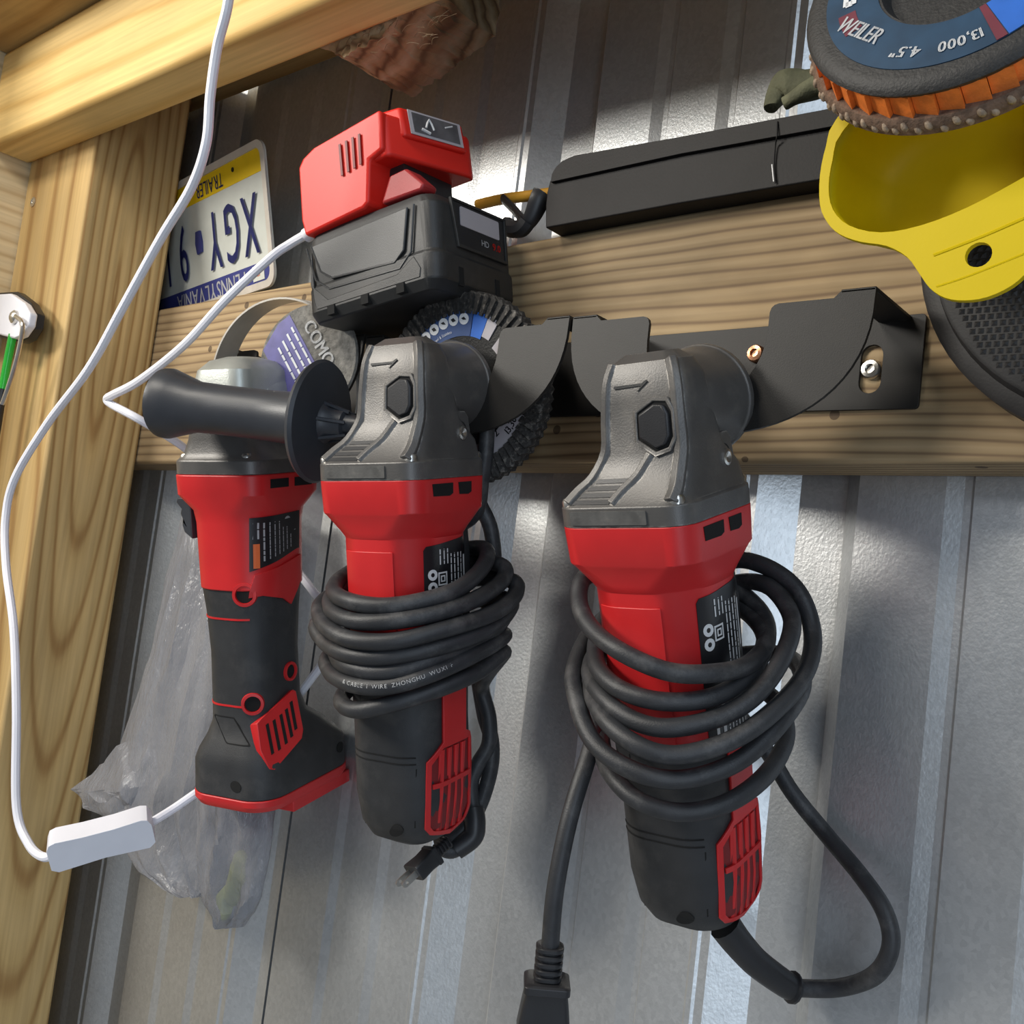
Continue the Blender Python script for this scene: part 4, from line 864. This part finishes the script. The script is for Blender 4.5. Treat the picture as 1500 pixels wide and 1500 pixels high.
SW = thing('white_power_cord', 'thin white cord with inline switch running from the red adapter past the post', 'cord', at(150, 1240, -0.30))
part('cord', b, 'white', SW, world=True)
b = new(); tube(b, [mb @ Vector((0.008, 0.0098, 0.0650)), mb @ Vector((-0.006, 0.0088, 0.0610))], 0.0046, 12, 3); part('plug_boot', b, 'white', SW, world=True)
w2 = [sa+sd*0.006, at(66, 1256, -0.165), at(42, 1236, -0.166), at(24, 1180, -0.168), at(24, 1040, -0.17), at(20, 920, -0.17), at(9, 830, -0.17), at(8, 760, -0.17), at(22, 700, -0.172), at(70, 620, -0.175), at(130, 540, -0.18), at(180, 450, -0.185), at(235, 350, -0.19), at(280, 275, -0.195), at(302, 210, -0.20), at(308, 140, -0.205), at(318, 70, -0.21), at(333, 10, -0.215), at(342, -60, -0.22)]
b = new(); tube(b, w2, 0.0029, 10, 8); part('cord', b, 'white', SW, world=True)
L_ = (sb-sa).length
swf = lambda u, v, d: sa + sd*u + sup*v + sn*d
b = new(); prism(b, [[(0.0, -0.0085), (0.0, 0.0060), (0.002, 0.0100), (0.006, 0.0112), (L_*0.35, 0.0102), (L_*0.65, 0.0102), (L_-0.006, 0.0114), (L_-0.002, 0.0102), (L_, 0.0060), (L_, -0.0080), (L_-0.004, -0.0112), (L_*0.5, -0.0096), (0.004, -0.0112)]], -0.0085, 0.0085, swf); part('inline_switch', b, 'white', SW, world=True, bevel=0.0030, seg=4, smooth=45)

# ================================================================== things on the girt
b = new(); fz = lambda px, py: (lambda p: (p.x, p.z))(P(px, py, -0.052))
sil = [fz(799, 334), fz(799, 300), fz(801, 282), fz(805, 266), fz(812, 252), fz(821, 242), fz(831, 236), fz(842, 232)] + [fz(1000, 205), fz(1235, 161), fz(1330, 146), fz(1330, 242), fz(1000, 297)]
SL = thing('padded_sleeve', 'long black vinyl sleeve with flap lying on top of the girt', 'sleeve', (P(1000, 300, -0.03)))
prism(b, [sil], -0.052, -0.006, None); part('sleeve_body', b, 'sleeve', SL, world=True, bevel=0.007, seg=4, smooth=50)
b = new(); flap = [fz(810, 269), fz(812, 257), fz(818, 247), fz(826, 239), fz(836, 234), fz(846, 230)] + [fz(1000, 203), fz(1235, 159), fz(1330, 144), fz(1330, 168), fz(1235, 186), fz(1000, 228)]
prism(b, [flap], -0.0545, -0.050, None); part('sleeve_flap', b, 'sleeve', SL, world=True, bevel=0.0016, seg=3, smooth=50)
b = new(); tube(b, [P(1139, 178, -0.0548), P(1138, 200, -0.0556), P(1136, 212, -0.0535), P(1134, 240, -0.0530), P(1136, 268, -0.0530)], 0.0004, 6, 4); part('stitch_seam', b, 'sleeve', SL, world=True)
b = new(); tube(b, [P(1131.0, 241, -0.0528), P(1133.5, 266, -0.0528)], 0.0004, 5, 2); part('loose_thread', b, 'print', SL, world=True)
b = new(); tube(b, [P(700, 300, -0.028), P(735, 292, -0.028), P(775, 287, -0.028), P(830, 280, -0.028)], 0.0036, 12, 4); single('yellow_rod', b, 'rod', 'short yellow rod sticking out of the black sleeve beside the battery', 'rod')
b = new(); tube(b, [P(738, 292, -0.032), P(752, 306, -0.034), P(766, 322, -0.036), P(773, 326, -0.036), P(781, 314, -0.036), P(789, 296, -0.036), P(795, 287, -0.034)], lambda t: 0.0040+0.0042*max(0, t-0.35)*1.4, 10, 6, flat=0.6)
tube(b, [P(772, 324, -0.036), P(764, 334, -0.036), P(752, 336, -0.036), P(740, 330, -0.036)], 0.0058, 8, 4)
single('black_strap', b, 'black', 'small black strap looped under the yellow rod', 'strap')
# olive glove on the sleeve
b = new(); gp = [P(1131, 158, -0.032), P(1140, 140, -0.030), P(1152, 127, -0.030), P(1180, 124, -0.028), P(1215, 117, -0.028), P(1262, 110, -0.03)]
q = tube(b, gp, lambda t: 0.005+0.0055*min(1, t*2.2), 16, 8, flat=0.8)
for v in b.verts: v.co += noise.noise_vector(v.co*90)*0.0022
gl = single('work_glove', b, 'olive', 'olive cloth glove lying on the black sleeve behind the orange flap disc', 'glove', smooth=60)
b = new(); tube(b, [P(1150, 150, -0.042), P(1168, 142, -0.043), P(1192, 128, -0.042), P(1220, 124, -0.040)], lambda t: 0.0034+0.0022*t, 12, 6)
for v in b.verts: v.co += noise.noise_vector(v.co*110)*0.0016
b.transform(Matrix.Translation(-gl.location)); part('glove_finger', b, 'olive', gl, smooth=60)

# ================================================================== flap disc hanging at the upper right
WC = Vector((-0.1225, -0.1485, ZO+0.2445)); WN = Vector((0.023, -0.96, 0.279)).normalized()
WX = Vector((0, 0, 1)).cross(WN).normalized()
if WX.x < 0: WX = -WX
WY = WN.cross(WX)
if WY.z < 0: WY = -WY
wf = lambda u, v, d: WC + WX*u + WY*v + WN*d
WD = thing('orange_flap_disc', 'flap disc with blue label and orange abrasive flaps above the yellow holder', 'disc', wf(0, -0.055, -0.008))
def wlathe(prof, n=72):
    b = new(); lathe(b, WC, WN, prof, n); return b
part('backing_plate', wlathe([(0.011, -0.0065), (0.011, -0.0055), (0.024, -0.0050), (0.0265, 0.0), (0.0500, 0.0), (0.0545, -0.0008), (0.0560, -0.0030), (0.0545, -0.0055), (0.026, -0.0065), (0.011, -0.0065)]), 'backing', WD, world=True, smooth=50)
b = new(); n_ = 90
prism(b, [circ(0, 0, 0.0470, n_), circ(0, 0, 0.0275, n_)[::-1]], 0.0, 0.0004, wf); part('blue_label', b, 'navy', WD, world=True)
wt = lambda rad, am, flip, h=0.0008: (lambda u, v: (lambda a, r: wf(math.cos(a)*r, math.sin(a)*r, h))(D2R(am)-flip*u/rad, rad+flip*v))
b = new(); prism(b, [ringseg(0.0278, 0.0468, D2R(-60), D2R(-15), 20)], 0.0004, 0.0006, wf); part('bright_blue_label', b, 'bluebright', WD, world=True)
b = new(); prism(b, [ringseg(0.0278, 0.0468, D2R(-65), D2R(-60.5), 6)], 0.0004, 0.0007, wf); part('crimson_bar', b, 'crimson', WD, world=True); b = new(); prism(b, [ringseg(0.0360, 0.0425, D2R(-163), D2R(-147), 6)], 0.0004, 0.0006, wf); part('crimson_mark', b, 'crimson', WD, world=True)
b = new(); text(b, 'WEILER', 0.0066, lambda u, v: (lambda a: wf(-0.0322+u*math.cos(a)-v*math.sin(a), -0.0246+u*math.sin(a)+v*math.cos(a), 0.0009))(D2R(-36)), sx=0.66, gap=0.10, bold=0.02)
text(b, '4.5"', 0.0046, wt(0.0375, -106, 1), sx=0.95, bold=0.02); text(b, '13,000', 0.0046, wt(0.0375, -79, 1), sx=0.80, bold=0.02)
prism(b, [ringseg(0.0370, 0.0395, D2R(-172), D2R(-168), 4)], 0.0006, 0.0008, wf); scribble(b, -0.003, 0.003, 0, 0.002, wt(0.0405, -172, -1), 3); scribble(b, -0.003, 0.003, 0, 0.002, wt(0.0375, -172, -1), 4)
part('label_print', b, 'print', WD, world=True, smooth=0)
for i in range(40):
    a0 = 2*PI*i/40; a1 = a0+2*PI/40*0.97; b = new()
    lo_ = [(0.0470, a0), (0.0535, a0), (0.0556, a1), (0.0470, a1)]
    loft(b, [[wf(math.cos(a)*r, math.sin(a)*r, -0.0050) for r, a in lo_], [wf(math.cos(a)*(r+0.0010), math.sin(a)*(r+0.0010), -0.0142) for r, a in lo_]]); part('orange_flap', b, 'orangeflap', WD, world=True, smooth=0)
part('flap_base', wlathe([(0.020, -0.0138), (0.0572, -0.0138), (0.0588, -0.0160), (0.0585, -0.0205), (0.0550, -0.0220), (0.020, -0.0215)]), 'brownflap', WD, world=True, smooth=50)
for i in range(84):
    a0 = 2*PI*i/84; a = a0+random.uniform(-.012, .012); b = new(); z0_ = -0.0146-0.0018*(i % 2)-random.uniform(0, .0008)
    c0 = wf(math.cos(a)*0.0576, math.sin(a)*0.0576, z0_); c1 = wf(math.cos(a+0.03)*0.0588, math.sin(a+0.03)*0.0588, z0_-0.0026)
    tube(b, [c0, c0.lerp(c1, .5)+(c0-WC).normalized()*0.0003, c1], lambda t: 0.0011*(0.7+0.6*math.sin(PI*t)), 6, 2); part('abrasive_flap', b, 'bead', WD, world=True, smooth=60)

# ================================================================== yellow holder
YY = -0.128
yp_ = lambda px, py: (lambda p: (p.x, p.z))(P(px, py, YY))
out = [(1226, 178), (1212, 215), (1203, 258), (1203, 302), (1214, 328), (1232, 345), (1262, 356), (1300, 362), (1330, 378), (1348, 402), (1364, 424), (1386, 438), (1414, 442), (1448, 437), (1484, 420), (1510, 396), (1530, 368), (1600, 330), (1690, 240), (1690, 120), (1600, 60), (1440, 50), (1300, 95)]
def smoothloop(pts, k=3):
    n = len(pts); o = []
    for i in range(n):
        p0, p1, p2, p3 = (Vector(pts[(i+j-1) % n]) for j in range(4))
        for s in range(k):
            t = s/k; q = 0.5*((2*p1)+(p2-p0)*t+(2*p0-5*p1+4*p2-p3)*t*t+(3*p1-p0-3*p2+p3)*t**3); o.append((q.x, q.y))
    return o
inn = [(1236, 195), (1222, 235), (1216, 275), (1222, 308), (1246, 332), (1292, 342), (1350, 332), (1420, 305), (1500, 262), (1580, 215), (1620, 160), (1570, 105), (1440, 90), (1310, 125)]
OL = [yp_(*p) for p in smoothloop(out)]; IL = [yp_(*p) for p in smoothloop(inn)]
hx, hz = yp_(1435, 375); HO = circ(hx, hz, 0.0046, 20)
YH = thing('yellow_holder', 'bright yellow plastic disc holder with round hole in its tab at right', 'holder', P(1400, 440, YY))
b = new(); prism(b, [OL, IL[::-1], HO[::-1]], YY-0.0014, YY+0.0014); part('flange', b, 'yellow', YH, world=True, bevel=0.0007, smooth=40)
cx = sum(p[0] for p in IL)/len(IL); cz = sum(p[1] for p in IL)/len(IL)
b = new(); k_ = lambda s, y: [Vector((cx+(p[0]-cx)*s, y, cz+(p[1]-cz)*s)) for p in IL]
ring_ = [k_(1.0, YY-0.0006), k_(0.985, YY+0.006), k_(0.95, YY+0.018), k_(0.86, YY+0.030), k_(0.68, YY+0.036), k_(0.30, YY+0.038)]
vr = [[b.verts.new(p) for p in r] for r in ring_]; n_ = len(IL)
for a_, c_ in zip(vr, vr[1:]):
    for i in range(n_): b.faces.new((a_[i], a_[(i+1) % n_], c_[(i+1) % n_], c_[i]))
b.faces.new(vr[-1])
bowl = part('bowl', b, 'yellow', YH, world=True, smooth=60); so = bowl.modifiers.new('wall', 'SOLIDIFY'); so.thickness = 0.0016; so.offset = 1
b = new(); tube(b, [P(1368, 374, YY-0.0012), P(1440, 346, YY-0.0012), P(1500, 320, YY-0.0012)], 0.0007, 6, 4); tube(b, [P(1372, 420, YY-0.0012), P(1420, 404, YY-0.0012), P(1500, 372, YY-0.0012)], 0.0005, 6, 4); part('moulded_rib', b, 'yellow', YH, world=True)

# ================================================================== round black pad behind the yellow tab
PC = Vector((-0.0682, -0.060, ZO+0.1757)); PR = 0.0895
PD = thing('backing_pad', 'round black rubber pad with dimpled face behind the yellow tab', 'pad', PC + Vector((0, 0.01, -PR)))
b = new(); lathe(b, PC, (0, -1, 0), [(0.01, -0.021), (PR-0.002, -0.021), (PR, -0.018), (PR, -0.002), (PR-0.002, 0.0), (PR-0.007, 0.001), (PR-0.0075, 0.003), (PR-0.0085, 0.008), (PR-0.010, 0.009), (0.01, 0.009)], 72); part('pad_body', b, 'pad', PD, world=True, smooth=35)
b = new(); pitch = 0.0033; kx = int(PR/pitch)
for i in range(-kx, kx+1):
    for j in range(-kx, 4):
        x = (i+0.5*(j % 2))*pitch; z = j*pitch*0.9
        if x < 0.03 and x*x+z*z < (PR-0.012)**2:
            c = PC + Vector((x, -0.009, z)); d = 0.0012
            t4 = [b.verts.new(c+Vector(q)) for q in ((-d, 0, -d), (d, 0, -d), (d, 0, d), (-d, 0, d))]; tp = b.verts.new(c+Vector((0, -0.0010, 0)))
            for q in range(4): b.faces.new((t4[q], t4[(q+1) % 4], tp))
part('dimple', b, 'pad', PD, world=True, smooth=0, kind='stuff')

# ================================================================== small tool at the left edge
TY = -0.142
TL = thing('inspection_tool', 'white capped tool with bent steel wire and green barrel in front of the post', 'tool', P(4, 640, TY))
cap = [(-40, 445), (-12, 433), (20, 431), (40, 445), (49, 460), (46, 478), (36, 492), (24, 497), (6, 492), (-12, 486), (-40, 488)]
b = new(); prism(b, [[(p.x, p.z) for p in (P(x, y, TY) for x, y in cap)]], TY-0.003, TY+0.004); part('white_cap', b, 'white', TL, world=True, bevel=0.0016, seg=3, smooth=40)
b = new(); capb = [(x+6 if x > 10 else x, y) for x, y in cap]; prism(b, [[(p.x, p.z) for p in (P(x+(6 if x > 10 else 0), 462+(y-462)*1.12, TY+0.005) for x, y in cap)]], TY+0.004, TY+0.012); part('black_rim', b, 'black', TL, world=True, bevel=0.001)
b = new(); lathe(b, P(23, 465, TY-0.003), (0, -1, 0), [(0.0058, 0), (0.0056, 0.0025), (0.0035, 0.0042), (0.0, 0.0046)], 20); part('rivet', b, 'steel', TL, world=True)
b = new(); tube(b, [P(23, 463, TY-0.0075), P(31, 470, TY-0.0075), P(33, 480, TY-0.0072), P(30, 500, TY-0.006), P(22, 535, TY-0.005), P(11, 570, TY-0.005), P(3, 592, TY-0.005)], 0.0019, 10, 6); part('bent_wire', b, 'steel', TL, world=True)
b = new(); tube(b, [P(19, 490, TY), P(11, 530, TY), P(4, 570, TY)], 0.0034, 14, 3); part('green_barrel', b, 'greenclear', TL, world=True)
b = new(); tube(b, [P(4, 570, TY), P(0, 590, TY), P(-8, 640, TY), P(-20, 700, TY)], 0.0040, 12, 3); part('black_tip', b, 'black', TL, world=True)

# ================================================================== plastic bag hanging behind the left grinder
BG = thing('plastic_bag', 'crumpled translucent grey plastic bag hanging behind the leftmost grinder', 'bag', P(330, 1350, -0.05))
def bag(rows, yc, dep, n, seed, amp=0.010, fold=5):
    """rows: (left px, right px, py): closed film of two crumpled walls"""
    b = new(); rings = []
    fine = []
    for a, c in zip(rows, rows[1:]):
        for k in range(4): fine.append(tuple(p+(q-p)*k/4 for p, q in zip(a, c)))
    fine.append(rows[-1]); m = len(fine)-1
    for k, (lx, rx, py) in enumerate(fine):
        ring = []; tt = k/m
        for i in range(n):
            a = 2*PI*i/n; u = 0.5-0.5*math.cos(a); front = math.sin(a)
            p = P(lx+(rx-lx)*u, py, yc(tt)); side = 1 if front >= 0 else -1
            v3 = Vector((u*fold+seed+tt*0.8, tt*1.1, side*3.0))
            ridge = 1-2*abs(noise.noise(v3)); fineR = 1-2*abs(noise.noise(Vector((u*fold*2.7+seed, tt*6.5+u*2, side*5.0))))
            p.y += -dep(tt)*front - side*amp*(0.85*ridge+0.24*fineR)*min(1, 4*u*(1-u)+0.1)
            p += noise.noise_vector(p*40+Vector((seed, 0, 0)))*0.0015
            ring.append(p)
        rings.append(ring)
    loft(b, rings); return b
rows = [(272, 425, 742), (262, 428, 790), (246, 428, 850), (236, 426, 905), (226, 420, 960), (206, 412, 1020), (190, 405, 1075), (176, 400, 1115), (160, 392, 1150), (152, 385, 1180), (165, 372, 1210), (190, 362, 1245), (212, 352, 1275), (245, 338, 1298), (282, 322, 1311)]
part('bag_body', bag(rows, lambda t: -0.036-0.012*t, lambda t: 0.008+0.012*math.sin(PI*t), 96, 3.1, 0.011, 4.5), 'bag', BG, world=True, smooth=24)
rows = [(295, 395, 1150), (296, 398, 1190), (294, 396, 1225), (294, 390, 1260), (296, 384, 1290), (303, 380, 1315), (318, 368, 1338), (328, 346, 1358)]
part('bag_tail', bag(rows, lambda t: -0.056, lambda t: 0.013*(1-0.7*t), 72, 8.7, 0.008, 3), 'bag', BG, world=True, smooth=24)
b = new(); ear = [(P(x, y, yy)) for x, y, yy in ((190, 1085, -0.060), (140, 1122, -0.064), (108, 1160, -0.066), (124, 1186, -0.066), (160, 1202, -0.066), (215, 1210, -0.062), (235, 1150, -0.060), (225, 1090, -0.058))]
cz_ = P(180, 1155, -0.078); vs = [b.verts.new(p) for p in ear]; vc = b.verts.new(cz_); vd = b.verts.new(P(180, 1150, -0.050))
for i in range(8): b.faces.new((vs[i], vs[(i+1) % 8], vc)); b.faces.new((vs[(i+1) % 8], vs[i], vd))
bmesh.ops.subdivide_edges(b, edges=b.edges[:], cuts=5, use_grid_fill=True)
for v in b.verts: v.co += noise.noise_vector(v.co*60)*0.005
part('bag_corner', b, 'bag', BG, world=True, smooth=24)
b = new()
for c_, r_ in ((P(342, 1295, -0.056), 0.011), (P(330, 1318, -0.056), 0.009), (P(350, 1272, -0.056), 0.009)):
    bmesh.ops.create_icosphere(b, subdivisions=3, radius=r_, matrix=Matrix.Translation(c_) @ Matrix.Diagonal((0.7, 0.5, 1.35, 1)))
for v in b.verts: v.co += noise.noise_vector(v.co*120)*0.003
part('bag_contents', b, 'greenstuff', BG, world=True, smooth=60)
